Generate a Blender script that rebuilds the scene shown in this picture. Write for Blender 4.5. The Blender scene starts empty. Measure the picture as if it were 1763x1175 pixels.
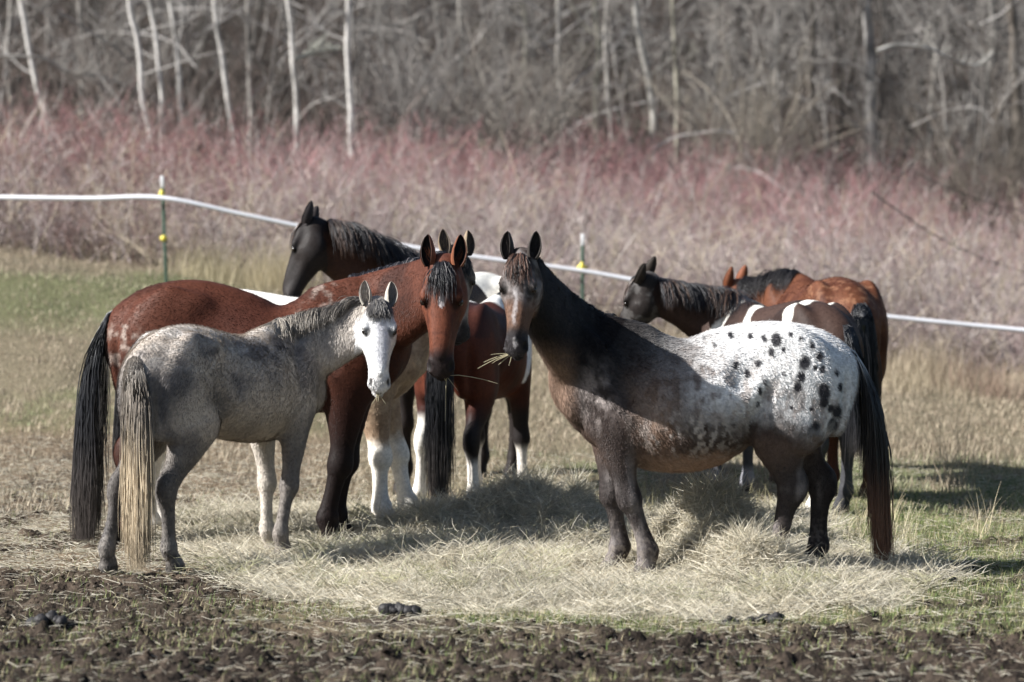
import bpy, math
import numpy as np
from mathutils import Vector
S = bpy.context.scene
COL = S.collection
rng = np.random.default_rng(7)
# ---------------------------------------------------------------- camera, sky, sun
W_, H_ = 1763, 1175
F = 5800.0           # focal length in photo pixels
CH = 2.2             # camera height
YH = 347.0           # row of the camera's own level
cam = bpy.data.cameras.new('camera'); camo = bpy.data.objects.new('camera', cam); COL.objects.link(camo)
camo.location = (0, 0, CH); camo.rotation_euler = (math.radians(90), 0, 0)
cam.sensor_width = 36; cam.lens = F/W_*36; cam.clip_start = 0.5; cam.clip_end = 600
cam.shift_y = -(H_/2 - YH)/W_
cam.dof.use_dof = True; cam.dof.focus_distance = 20.3; cam.dof.aperture_fstop = 1.9
S.camera = camo
LD = np.array([0.83, 0.22, -0.60]); LD /= np.linalg.norm(LD)
elev = math.asin(-LD[2]); az = math.atan2(-LD[0], -LD[1])
w = bpy.data.worlds.new('World'); S.world = w; w.use_nodes = True
nt = w.node_tree; nt.nodes.clear()
sky = nt.nodes.new('ShaderNodeTexSky'); sky.sky_type = 'NISHITA'; sky.sun_disc = False
sky.sun_elevation = elev; sky.sun_rotation = az; sky.air_density = 1.0; sky.dust_density = 1.2; sky.ozone_density = 1.0
bg = nt.nodes.new('ShaderNodeBackground'); bg.inputs['Strength'].default_value = 0.055
wo = nt.nodes.new('ShaderNodeOutputWorld')
nt.links.new(sky.outputs[0], bg.inputs[0]); nt.links.new(bg.outputs[0], wo.inputs[0])
sun = bpy.data.lights.new('sun', 'SUN'); suno = bpy.data.objects.new('sun', sun); COL.objects.link(suno)
sun.energy = 5.0; sun.angle = math.radians(0.55); sun.color = (1.0, 0.98, 0.945)
suno.rotation_euler = Vector(tuple(LD)).to_track_quat('-Z', 'Y').to_euler()
S.view_settings.view_transform = 'Standard'; S.view_settings.look = 'None'
S.view_settings.exposure = 1.1; S.view_settings.gamma = 1.0
S.render.engine = 'CYCLES'
S.cycles.max_bounces = 5; S.cycles.diffuse_bounces = 3; S.cycles.transparent_max_bounces = 4
S.cycles.use_denoising = True

def P(px, py, d):
    return np.array([(px-W_/2)/F*d, d, CH-(py-YH)/F*d])

# ---------------------------------------------------------------- helpers
def norm(v): return v/np.maximum(np.linalg.norm(v, axis=-1, keepdims=True), 1e-9)
def hash3(ix, iy, iz, seed=0):
    h = (ix.astype(np.int64)*374761393 + iy.astype(np.int64)*668265263 + iz.astype(np.int64)*2147483647 + seed*1274126177) & 0xffffffff
    h = ((h ^ (h >> 13))*1274126177) & 0xffffffff
    h = h ^ (h >> 16)
    return (h & 0xffff)/65535.0
def vnoise(p, seed=0):
    p = np.asarray(p, float)
    i = np.floor(p).astype(np.int64); f = p-i; f = f*f*(3-2*f)
    r = 0
    for dx in (0, 1):
        for dy in (0, 1):
            for dz in (0, 1):
                wgt = (f[:, 0] if dx else 1-f[:, 0])*(f[:, 1] if dy else 1-f[:, 1])*(f[:, 2] if dz else 1-f[:, 2])
                r = r + wgt*hash3(i[:, 0]+dx, i[:, 1]+dy, i[:, 2]+dz, seed)
    return r
def fbm(p, oct=4, seed=0):
    s = 0; a = .5; t = 0
    for o in range(oct):
        s = s + a*vnoise(p*(2**o)+17.3*o, seed+o); t += a; a *= .5
    return s/t
def n2(x, y, sc, seed=0, oct=3):
    return fbm(np.stack([x*sc, y*sc, np.zeros_like(x)+seed*3.7], 1), oct, seed)
def sst(a, b, x):
    t = np.clip((x-a)/(b-a), 0, 1); return t*t*(3-2*t)
def mix(a, b, t):
    t = np.asarray(t)[..., None]; return np.asarray(a)*(1-t)+np.asarray(b)*t

def mesh(name, V, Fq, col=None, mat=None, parent=None, smooth=True, tris=None):
    """V (N,3); Fq (M,4) quads; tris (K,3)"""
    me = bpy.data.meshes.new(name)
    V = np.asarray(V, np.float32)
    nq = 0 if Fq is None else len(Fq); ntri = 0 if tris is None else len(tris)
    me.vertices.add(len(V)); me.vertices.foreach_set('co', V.ravel())
    idx = []
    if nq: idx.append(np.asarray(Fq).ravel())
    if ntri: idx.append(np.asarray(tris).ravel())
    idx = np.concatenate(idx).astype(np.int32)
    me.loops.add(len(idx)); me.loops.foreach_set('vertex_index', idx)
    tot = np.concatenate([np.full(nq, 4), np.full(ntri, 3)]).astype(np.int32)
    st = np.concatenate([[0], np.cumsum(tot)[:-1]]).astype(np.int32)
    me.polygons.add(len(tot)); me.polygons.foreach_set('loop_start', st); me.polygons.foreach_set('loop_total', tot)
    if smooth: me.polygons.foreach_set('use_smooth', np.ones(len(tot), bool))
    me.update(calc_edges=True)
    if col is not None:
        a = me.color_attributes.new('Col', 'FLOAT_COLOR', 'POINT')
        c = np.ones((len(V), 4), np.float32); c[:, :3] = np.clip(col, 0, 1)
        a.data.foreach_set('color', c.ravel())
    o = bpy.data.objects.new(name, me); COL.objects.link(o)
    if mat: me.materials.append(mat)
    if parent is not None: o.parent = parent
    return o
def tag(o, label=None, cat=None, group=None, kind=None):
    if label: o['label'] = label
    if cat: o['category'] = cat
    if group: o['group'] = group
    if kind: o['kind'] = kind
    return o
def empty(name, loc, rz=0):
    o = bpy.data.objects.new(name, None); COL.objects.link(o); o.location = tuple(loc); o.rotation_euler = (0, 0, rz)
    o.empty_display_size = .2
    return o

def tubes(pts, rad, sides=3, cols=None):
    """pts (N,K,3), rad (N,K) -> V, quads, per-vertex col; cols (N,3) or (N,K,3)"""
    N, K, _ = pts.shape
    T = np.empty_like(pts); T[:, 1:-1] = pts[:, 2:]-pts[:, :-2]; T[:, 0] = pts[:, 1]-pts[:, 0]; T[:, -1] = pts[:, -1]-pts[:, -2]
    T = norm(T)
    up = np.zeros_like(T); up[..., 2] = 1
    flat = np.abs(T[..., 2]) > .95
    up[flat] = (1, .3, 0)
    A = norm(np.cross(T, up)); B = np.cross(T, A)
    ang = np.arange(sides)*2*np.pi/sides
    V = pts[:, :, None, :]+rad[:, :, None, None]*(A[:, :, None, :]*np.cos(ang)[None, None, :, None]+B[:, :, None, :]*np.sin(ang)[None, None, :, None])
    V = V.reshape(-1, 3)
    n = np.arange(N)[:, None, None]*(K*sides); k = np.arange(K-1)[None, :, None]*sides; s = np.arange(sides)[None, None, :]; s2 = (s+1) % sides
    a = n+k+s; b = n+k+s2; c = n+k+sides+s2; d = n+k+sides+s
    Q = np.stack([a, b, c, d], -1).reshape(-1, 4)
    C = None
    if cols is not None:
        cols = np.asarray(cols)
        if cols.ndim == 2: cols = np.repeat(cols[:, None], K, 1)
        C = np.repeat(cols[:, :, None], sides, 2).reshape(-1, 3)
    return V, Q, C
def ribbons(pts, wid, side, cols=None):
    """flat ribbons; side (N,3) direction of width"""
    N, K, _ = pts.shape
    sd = side[:, None, :]*wid[..., None]*.5
    V = np.stack([pts-sd, pts+sd], 2).reshape(-1, 3)
    n = np.arange(N)[:, None]*(K*2); k = np.arange(K-1)[None, :]*2
    a = n+k
    Q = np.stack([a, a+1, a+3, a+2], -1).reshape(-1, 4)
    C = None
    if cols is not None:
        cols = np.asarray(cols)
        if cols.ndim == 2: cols = np.repeat(cols[:, None], K, 1)
        C = np.repeat(cols[:, :, None], 2, 2).reshape(-1, 3)
    return V, Q, C
class Bag:
    def __init__(s): s.V = []; s.Q = []; s.C = []; s.T = []; s.n = 0
    def add(s, V, Q=None, C=None, T=None):
        if Q is not None and len(Q): s.Q.append(np.asarray(Q)+s.n)
        if T is not None and len(T): s.T.append(np.asarray(T)+s.n)
        s.V.append(V); s.C.append(C); s.n += len(V)
    def build(s, name, mat, parent=None, smooth=True):
        C = None if any(c is None for c in s.C) else np.concatenate(s.C)
        return mesh(name, np.concatenate(s.V), np.concatenate(s.Q) if s.Q else None, C, mat, parent, smooth, np.concatenate(s.T) if s.T else None)

# ---------------------------------------------------------------- materials
def mat_attr(name, rough=.7, bump=0., bscale=60., spec=.3, var=.0, vscale=20., sheen=0., stretch=None, trans=0.):
    m = bpy.data.materials.new(name); m.use_nodes = True
    n = m.node_tree; b = n.nodes['Principled BSDF']
    at = n.nodes.new('ShaderNodeAttribute'); at.attribute_name = 'Col'
    b.inputs['Roughness'].default_value = rough; b.inputs['Specular IOR Level'].default_value = spec
    tc = n.nodes.new('ShaderNodeTexCoord')
    src = tc.outputs['Object']
    if stretch:
        mp = n.nodes.new('ShaderNodeMapping'); mp.inputs['Scale'].default_value = stretch
        n.links.new(src, mp.inputs[0]); src = mp.outputs[0]
    if var > 0:
        no = n.nodes.new('ShaderNodeTexNoise'); no.inputs['Scale'].default_value = vscale; no.inputs['Detail'].default_value = 5; no.inputs['Roughness'].default_value = .65
        n.links.new(src, no.inputs['Vector'])
        mr = n.nodes.new('ShaderNodeMapRange'); mr.inputs[1].default_value = .3; mr.inputs[2].default_value = .7
        mr.inputs[3].default_value = 1-var; mr.inputs[4].default_value = 1+var
        n.links.new(no.outputs[0], mr.inputs[0])
        mx = n.nodes.new('ShaderNodeVectorMath'); mx.operation = 'SCALE'
        n.links.new(at.outputs['Color'], mx.inputs[0]); n.links.new(mr.outputs[0], mx.inputs['Scale'])
        n.links.new(mx.outputs[0], b.inputs['Base Color'])
    else:
        n.links.new(at.outputs['Color'], b.inputs['Base Color'])
    if bump > 0:
        no2 = n.nodes.new('ShaderNodeTexNoise'); no2.inputs['Scale'].default_value = bscale; no2.inputs['Detail'].default_value = 4
        n.links.new(src, no2.inputs['Vector'])
        bu = n.nodes.new('ShaderNodeBump'); bu.inputs['Strength'].default_value = 1.0; bu.inputs['Distance'].default_value = bump
        n.links.new(no2.outputs[0], bu.inputs['Height']); n.links.new(bu.outputs[0], b.inputs['Normal'])
    if sheen > 0:
        b.inputs['Sheen Weight'].default_value = sheen; b.inputs['Sheen Roughness'].default_value = .5
    if trans > 0:
        tr = n.nodes.new('ShaderNodeBsdfTranslucent'); ms = n.nodes.new('ShaderNodeMixShader'); ms.inputs[0].default_value = trans
        n.links.new(at.outputs['Color'], tr.inputs[0])
        n.links.new(b.outputs[0], ms.inputs[1]); n.links.new(tr.outputs[0], ms.inputs[2])
        n.links.new(ms.outputs[0], n.nodes['Material Output'].inputs[0])
    return m
def mat_plain(name, col, rough=.5, spec=.5, metal=0.):
    m = bpy.data.materials.new(name); m.use_nodes = True
    n = m.node_tree; b = n.nodes['Principled BSDF']
    no = n.nodes.new('ShaderNodeTexNoise'); no.inputs['Scale'].default_value = 25
    cr = n.nodes.new('ShaderNodeMix'); cr.data_type = 'RGBA'
    cr.inputs[6].default_value = (*[c*.82 for c in col], 1); cr.inputs[7].default_value = (*[min(1, c*1.12) for c in col], 1)
    n.links.new(no.outputs[0], cr.inputs[0]); n.links.new(cr.outputs[2], b.inputs['Base Color'])
    b.inputs['Roughness'].default_value = rough; b.inputs['Specular IOR Level'].default_value = spec; b.inputs['Metallic'].default_value = metal
    return m
M_coat = mat_attr('horse_coat', .6, .0018, 60, .14, .24, 48, .0)
M_hair = mat_attr('horse_hair', .42, 0, 60, .45)
M_eye = mat_plain('eye_gloss', (.012, .008, .006), .18, .5)
M_ground = mat_attr('ground_soil', .95, .02, 45, .1, .35, 28)
M_blade = mat_attr('dry_blades', .65, 0, 60, .25, 0, 20, 0, None, .25)
M_bark = mat_attr('bark', .85, .01, 30, .15, .25, 14)
M_twig = mat_attr('twigs', .7, 0, 60, .25)

# ---------------------------------------------------------------- terrain
def ground_base(x, y):
    t = sst(24.5, 36, y)
    zf = (0.98-0.13*x - 0.0*x)
    z1 = np.clip(zf, -.6, 2.2)*t
    z2 = np.maximum(y-36, 0)*0.105
    z3 = np.maximum(y-50, 0)*0.13
    return z1+z2+z3
PILES = [(-.35, 22.05, .62, .42, .17), (.22, 22.25, .46, .42, .37), (1.20, 20.05, .40, .42, .39), (1.40, 19.55, .34, .28, .15),
         (-.1, 20.2, .8, .5, .06), (-.9, 20.6, .7, .4, .03), (1.35, 19.0, .6, .3, .04), (.1, 19.0, .6, .25, .03), (2.1, 19.1, .4, .25, .04), (.45, 21.3, .5, .4, .07)]
def piles_h(x, y):
    h = 0*x
    for (cx, cy, rx, ry, hh) in PILES:
        q = ((x-cx)/rx)**2+((y-cy)/ry)**2
        h = np.maximum(h, 0)+hh*np.exp(-q*1.6)
    return h
def rowcol(x, y):
    return YH+F*(CH-ground_base(x, y))/np.maximum(y, 5), W_/2+F*x/np.maximum(y, 5)
HOOVES = ((.767, 19.30), (.60, 19.50), (1.50, 19.40), (1.80, 19.60), (-1.50, 20.75))
def hollow(x, y):
    h = 0*x
    for (hx, hy) in HOOVES: h = np.maximum(h, np.exp(-((x-hx)/.19)**4-((y-hy)/.42)**4))
    return h
def hay_mask(x, y):
    """0..1, how thickly hay lies"""
    pyy, pxx = rowcol(x, y)
    n = n2(x, y, 1.6, 5)*.6+n2(x, y, 5., 6)*.4
    def ell(cx, cy, rx, ry): return 1-np.sqrt(((pxx-cx)/rx)**2+((pyy-cy)/ry)**2)
    e = np.maximum.reduce([ell(900, 975, 560, 85), ell(1180, 1000, 480, 72), ell(560, 925, 330, 62), ell(900, 900, 330, 90), ell(1250, 930, 190, 120)])
    return sst(-.06, .30, e+(n-.5)*.5)
def low_h(x, y):
    h = 0*x
    for (cx, cy, rx, ry, hh) in PILES[4:]: h = h+hh*np.exp(-(((x-cx)/rx)**2+((y-cy)/ry)**2)*1.6)
    return h
def ground_h(x, y):
    """full terrain with mud relief"""
    z = ground_base(x, y)
    near = 1-sst(23, 30, y)
    mud = mud_mask(x, y)
    r1 = n2(x, y, 2.2, 11); r2 = n2(x, y, 7., 12, 3); r3 = np.abs(n2(x, y, 16., 13, 3)-.5)*2
    z = z+near*((r1-.5)*.05+(r2-.5)*(.02+.10*mud)+(r3-.25)*(.008+.075*mud)+(n2(x, y, 30., 14, 2)-.5)*.035*mud)
    z = z+near*sst(0, .5, hay_mask(x, y))*((n2(x, y, 3.2, 15, 3)-.58)*.15+(np.abs(n2(x, y, 8., 16, 2)-.5)-.28)*.10)
    z = z+(1-near)*((r1-.5)*.10)
    z = z+low_h(x, y)
    # trodden hollows round the hooves of the spotted horse
    z = z*(1-.97*hollow(x, y))
    return z
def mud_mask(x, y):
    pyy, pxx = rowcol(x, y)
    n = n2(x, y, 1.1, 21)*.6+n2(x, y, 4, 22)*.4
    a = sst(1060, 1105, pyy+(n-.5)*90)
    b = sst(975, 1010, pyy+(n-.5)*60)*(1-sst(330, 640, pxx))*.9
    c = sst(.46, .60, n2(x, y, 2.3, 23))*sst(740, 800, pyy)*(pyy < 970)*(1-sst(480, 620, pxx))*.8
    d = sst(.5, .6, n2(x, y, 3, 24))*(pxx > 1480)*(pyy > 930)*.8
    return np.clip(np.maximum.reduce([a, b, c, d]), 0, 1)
def green_mask(x, y):
    pyy, pxx = rowcol(x, y)
    n = n2(x, y, 1.5, 31)*.5+n2(x, y, 5, 32)*.5
    band = sst(1025, 1050, pyy)*(1-sst(1085, 1115, pyy))*sst(.40, .62, n)*(.35+.65*sst(700, 850, pxx))
    left = sst(0, 1, (1-sst(120, 330, pxx)))*sst(1035, 1060, pyy)*(1-sst(1110, 1150, pyy))*sst(.5, .62, n)
    right = sst(1330, 1480, pxx)*sst(775, 830, pyy)*(1-sst(1090, 1120, pyy))*sst(.3, .55, n)
    bl = (1-sst(420, 760, pxx))*np.maximum(sst(640, 690, pyy)*(1-sst(720, 775, pyy))*sst(.38, .58, n)*.55, sst(465, 480, pyy)*(1-sst(530, 590, pyy))*(1-sst(300, 620, pxx))*.65)
    mid = sst(760, 850, pxx)*(1-sst(1500, 1560, pxx))*(1-sst(840, 870, pyy))*sst(770, 790, pyy)*sst(.42, .6, n)*.8
    return np.clip(band+left+right+bl+mid, 0, 1)

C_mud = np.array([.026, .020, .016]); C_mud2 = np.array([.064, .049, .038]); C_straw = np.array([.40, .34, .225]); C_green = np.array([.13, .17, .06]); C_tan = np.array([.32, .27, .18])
def ground_col(x, y):
    mud = mud_mask(x, y); g = green_mask(x, y); hay = hay_mask(x, y)
    n = n2(x, y, 9, 41, 4)
    c = mix(C_tan*.55, C_mud2, sst(.35, .65, n2(x, y, 3, 42))*(y < 25))
    c = mix(c, np.array([.17, .125, .085]), sst(700, 760, rowcol(x, y)[0])*(1-sst(500, 650, rowcol(x, y)[1]))*.8)
    c = mix(c, C_green*.7, g*.8)
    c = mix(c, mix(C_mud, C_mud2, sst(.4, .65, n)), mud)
    c = mix(c, C_straw*.55, hay*(.9))
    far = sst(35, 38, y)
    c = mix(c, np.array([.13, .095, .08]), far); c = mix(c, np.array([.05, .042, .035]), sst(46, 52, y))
    return c
# one sheet, fine where the camera looks closely, coarse towards the horizon
xs = np.unique(np.concatenate([-np.geomspace(4.2, 260, 34)[::-1], np.linspace(-4.2, 4.2, 380), np.geomspace(4.2, 260, 34)]))
ys = np.unique(np.concatenate([np.linspace(-60, 14, 20), np.linspace(14, 18.5, 190), np.linspace(18.5, 25, 210), np.linspace(25, 60, 150), np.geomspace(60, 400, 26)]))
X, Y = np.meshgrid(xs, ys)
gx, gy = X.ravel(), Y.ravel()
gz = ground_h(gx, gy)
nx, ny = len(xs), len(ys)
ii = (np.arange(ny-1)[:, None]*nx+np.arange(nx-1)[None, :]).ravel()
GQ = np.stack([ii, ii+1, ii+nx+1, ii+nx], 1)
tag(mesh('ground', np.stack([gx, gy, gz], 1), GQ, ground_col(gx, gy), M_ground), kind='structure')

# ---------------------------------------------------------------- SDF horses
def catmull(A, n):
    A = np.asarray(A, float); m = len(A); out = []
    Pd = np.vstack([2*A[0]-A[1], A, 2*A[-1]-A[-2]])
    for i in range(m-1):
        p0, p1, p2, p3 = Pd[i:i+4]
        t = (np.arange(n)/n)[:, None]
        out.append(.5*((2*p1)+(-p0+p2)*t+(2*p0-5*p1+4*p2-p3)*t*t+(-p0+3*p1-3*p2+p3)*t**3))
    out.append(A[-1:]); return np.vstack(out)
class Sdf:
    def __init__(s, lo, hi, h):
        s.lo = np.array(lo, float); s.h = h; s.n = np.ceil((np.array(hi)-s.lo)/h).astype(int)+1
        s.D = np.full(s.n, 9., np.float32)
    def sub(s, bl, bh):
        a = np.clip(np.floor((bl-s.lo)/s.h).astype(int), 0, s.n-1); b = np.clip(np.ceil((bh-s.lo)/s.h).astype(int)+1, 1, s.n)
        g = [s.lo[k]+s.h*np.arange(a[k], b[k]) for k in range(3)]
        return tuple(slice(a[k], b[k]) for k in range(3)), g
    def chain(s, C, U, A, B, E, k, subtract=False, capf=1.0):
        """C centres, U lateral axes, A lateral radii, B dorsal radii, E egg"""
        tmp = np.full(s.n, 9., np.float32)
        for i in range(len(C)-1):
            c0, c1 = C[i], C[i+1]; wv = c1-c0; L = np.linalg.norm(wv)
            if L < 1e-6: continue
            wv = wv/L; R = max(A[i], A[i+1], B[i], B[i+1])*1.15+.06
            sl, g = s.sub(np.minimum(c0, c1)-R, np.maximum(c0, c1)+R)
            if min(len(q) for q in g) == 0: continue
            qx = g[0][:, None, None]-c0[0]; qy = g[1][None, :, None]-c0[1]; qz = g[2][None, None, :]-c0[2]
            tt = qx*wv[0]+qy*wv[1]+qz*wv[2]; t = np.clip(tt/L, 0, 1); z = tt-t*L
            u = U[i]+U[i+1]; u = u-wv*np.dot(u, wv); u /= np.linalg.norm(u); v = np.cross(wv, u)
            xx = qx*u[0]+qy*u[1]+qz*u[2]; yy = qx*v[0]+qy*v[1]+qz*v[2]
            a = A[i]+(A[i+1]-A[i])*t; b = B[i]+(B[i+1]-B[i])*t; e = E[i]+(E[i+1]-E[i])*t
            a = a*(1-e*np.clip(yy/b, -1, 1)); mm = np.minimum(a, b)*capf
            k0 = np.sqrt((xx/a)**2+(yy/b)**2+(z/mm)**2)+1e-6; k1 = np.sqrt((xx/a**2)**2+(yy/b**2)**2+(z/mm**2)**2)+1e-6
            d = k0*(k0-1)/k1
            tmp[sl] = np.minimum(tmp[sl], d)
        s.merge(tmp, k, subtract)
    def ell(s, c, U, Wv, r, k, subtract=False):
        """ellipsoid: Wv long axis dir, U lateral, r=(along, lateral, dorsal)"""
        R = max(r)+.05; c = np.asarray(c, float)
        sl, g = s.sub(c-R, c+R)
        tmp = np.full(s.n, 9., np.float32)
        wv = Wv/np.linalg.norm(Wv); u = U-wv*np.dot(U, wv); u = u/np.linalg.norm(u); v = np.cross(wv, u)
        qx = g[0][:, None, None]-c[0]; qy = g[1][None, :, None]-c[1]; qz = g[2][None, None, :]-c[2]
        a_ = qx*wv[0]+qy*wv[1]+qz*wv[2]; b_ = qx*u[0]+qy*u[1]+qz*u[2]; c_ = qx*v[0]+qy*v[1]+qz*v[2]
        k0 = np.sqrt((a_/r[0])**2+(b_/r[1])**2+(c_/r[2])**2)+1e-6; k1 = np.sqrt((a_/r[0]**2)**2+(b_/r[1]**2)**2+(c_/r[2]**2)**2)+1e-6
        tmp[sl] = k0*(k0-1)/k1
        s.merge(tmp, k, subtract, sl)
    def merge(s, tmp, k, subtract=False, sl=None):
        if sl is None: sl = (slice(None),)*3
        a = s.D[sl]; b = tmp[sl]
        if subtract:
            b = -b; hh = np.clip(.5-.5*(a-b)/k, 0, 1)  # smooth max
            s.D[sl] = a*(1-hh)+b*hh+k*hh*(1-hh)
        else:
            hh = np.clip(.5+.5*(b-a)/k, 0, 1)
            s.D[sl] = a*hh+b*(1-hh)-k*hh*(1-hh)
    def samp(s, p):
        q = (p-s.lo)/s.h; q = np.clip(q, 0, np.array(s.n)-1.001); i = q.astype(int); f = q-i; r = 0
        for dx in (0, 1):
            for dy in (0, 1):
                for dz in (0, 1):
                    wgt = (f[:, 0] if dx else 1-f[:, 0])*(f[:, 1] if dy else 1-f[:, 1])*(f[:, 2] if dz else 1-f[:, 2])
                    r = r+wgt*s.D[i[:, 0]+dx, i[:, 1]+dy, i[:, 2]+dz]
        return r
    def grad(s, p):
        e = s.h*1.0
        return norm(np.stack([s.samp(p+np.eye(3)[k]*e)-s.samp(p-np.eye(3)[k]*e) for k in range(3)], 1))
    def push(s, p, off, it=2):
        for _ in range(it):
            d = s.samp(p); m = d < off
            if not m.any(): break
            p = p.copy(); p[m] += s.grad(p[m])*np.clip(off-d[m], 0, .06)[:, None]
        return p
    def nets(s):
        D = s.D; ins = D < 0
        nx, ny, nz = s.n
        c = np.zeros((nx-1, ny-1, nz-1), np.int8)
        for dx in (0, 1):
            for dy in (0, 1):
                for dz in (0, 1):
                    c += ins[dx:nx-1+dx, dy:ny-1+dy, dz:nz-1+dz]
        act = np.argwhere((c > 0) & (c < 8))
        ind = np.full((nx-1, ny-1, nz-1), -1, np.int32); ind[act[:, 0], act[:, 1], act[:, 2]] = np.arange(len(act))
        acc = np.zeros((len(act), 3)); cnt = np.zeros(len(act))
        cor = [(a, b, d) for a in (0, 1) for b in (0, 1) for d in (0, 1)]
        for a in cor:
            for ax in range(3):
                if a[ax]: continue
                b = list(a); b[ax] = 1
                da = D[act[:, 0]+a[0], act[:, 1]+a[1], act[:, 2]+a[2]]; db = D[act[:, 0]+b[0], act[:, 1]+b[1], act[:, 2]+b[2]]
                m = (da < 0) != (db < 0)
                t = np.where(m, da/np.where(m, da-db, 1), 0)
                pt = np.tile(np.array(a, float), (len(act), 1)); pt[:, ax] += t
                acc[m] += pt[m]; cnt[m] += 1
        V = s.lo+s.h*(act+acc/cnt[:, None])
        Q = []
        for ax in range(3):
            o1, o2 = (ax+1) % 3, (ax+2) % 3
            sa = [slice(None)]*3; sb = [slice(None)]*3; sa[ax] = slice(0, -1); sb[ax] = slice(1, None)
            A_, B_ = ins[tuple(sa)], ins[tuple(sb)]
            e = np.argwhere(A_ != B_)
            e = e[(e[:, o1] > 0) & (e[:, o2] > 0) & (e[:, o1] < s.n[o1]-1) & (e[:, o2] < s.n[o2]-1)]
            fl = A_[e[:, 0], e[:, 1], e[:, 2]]
            def cid(d1, d2):
                q = e.copy(); q[:, o1] += d1; q[:, o2] += d2; return ind[q[:, 0], q[:, 1], q[:, 2]]
            q = np.stack([cid(-1, -1), cid(0, -1), cid(0, 0), cid(-1, 0)], 1)
            q[~fl] = q[~fl][:, ::-1]
            Q.append(q)
        Q = np.vstack(Q)
        # light laplacian smoothing
        for _ in range(2):
            accv = np.zeros_like(V); cn = np.zeros(len(V))
            for a, b in ((0, 1), (1, 2), (2, 3), (3, 0)):
                for k in range(3):
                    accv[:, k] += np.bincount(Q[:, a], V[Q[:, b], k], len(V))
                cn += np.bincount(Q[:, a], minlength=len(V))
            V = V*.5+.5*accv/np.maximum(cn, 1)[:, None]
        return V, Q

TORSO = [  # x, ztop, zbot, half width, egg
    (-.79, 1.27, 1.05, .075, .0), (-.72, 1.385, .95, .16, .05), (-.60, 1.455, .88, .215, .08), (-.45, 1.495, .86, .245, .12), (-.30, 1.50, .855, .255, .15),
    (-.12, 1.475, .84, .262, .12), (.06, 1.445, .785, .288, .08), (.24, 1.44, .755, .278, .10), (.40, 1.475, .755, .240, .22), (.53, 1.49, .78, .195, .35),
    (.66, 1.42, .83, .175, .22), (.765, 1.27, .93, .125, .0)]
FORE = [  # x, z, half width, half depth, y
    (.60, 1.16, .055, .13, .125), (.57, 1.02, .075, .145, .145), (.525, .92, .070, .125, .150), (.53, .80, .062, .090, .145), (.545, .68, .052, .066, .142), (.555, .57, .043, .050, .138),
    (.56, .50, .049, .053, .136), (.562, .455, .050, .054, .135), (.556, .40, .033, .039, .134), (.552, .30, .028, .034, .132), (.550, .21, .032, .039, .131), (.553, .165, .040, .049, .130),
    (.575, .115, .034, .040, .130), (.598, .075, .043, .050, .130), (.612, .035, .050, .060, .130), (.618, .0, .052, .064, .130)]
HIND = [
    (-.50, 1.20, .080, .22, .130), (-.51, 1.05, .100, .225, .145), (-.485, .92, .098, .185, .150), (-.49, .82, .080, .135, .148), (-.545, .71, .060, .092, .142), (-.60, .62, .045, .066, .136),
    (-.652, .55, .046, .068, .132), (-.657, .49, .046, .060, .130), (-.645, .42, .033, .043, .128), (-.635, .31, .029, .037, .127), (-.632, .21, .033, .041, .126), (-.632, .165, .041, .049, .126),
    (-.61, .115, .034, .040, .126), (-.585, .075, .042, .050, .126), (-.572, .035, .049, .060, .126), (-.566, .0, .051, .063, .126)]
HEAD = [  # s, dorsal top, ventral bottom, half width, egg
    (-.035, .030, -.085, .070, 0), (.02, .055, -.125, .092, 0), (.09, .066, -.175, .110, -.02), (.16, .066, -.200, .120, -.05), (.22, .060, -.192, .116, -.06), (.29, .053, -.160, .097, -.05),
    (.37, .044, -.125, .077, -.03), (.45, .034, -.100, .066, .0), (.51, .028, -.090, .068, .04), (.555, .016, -.082, .067, .05), (.592, -.010, -.070, .052, 0)]

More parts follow.
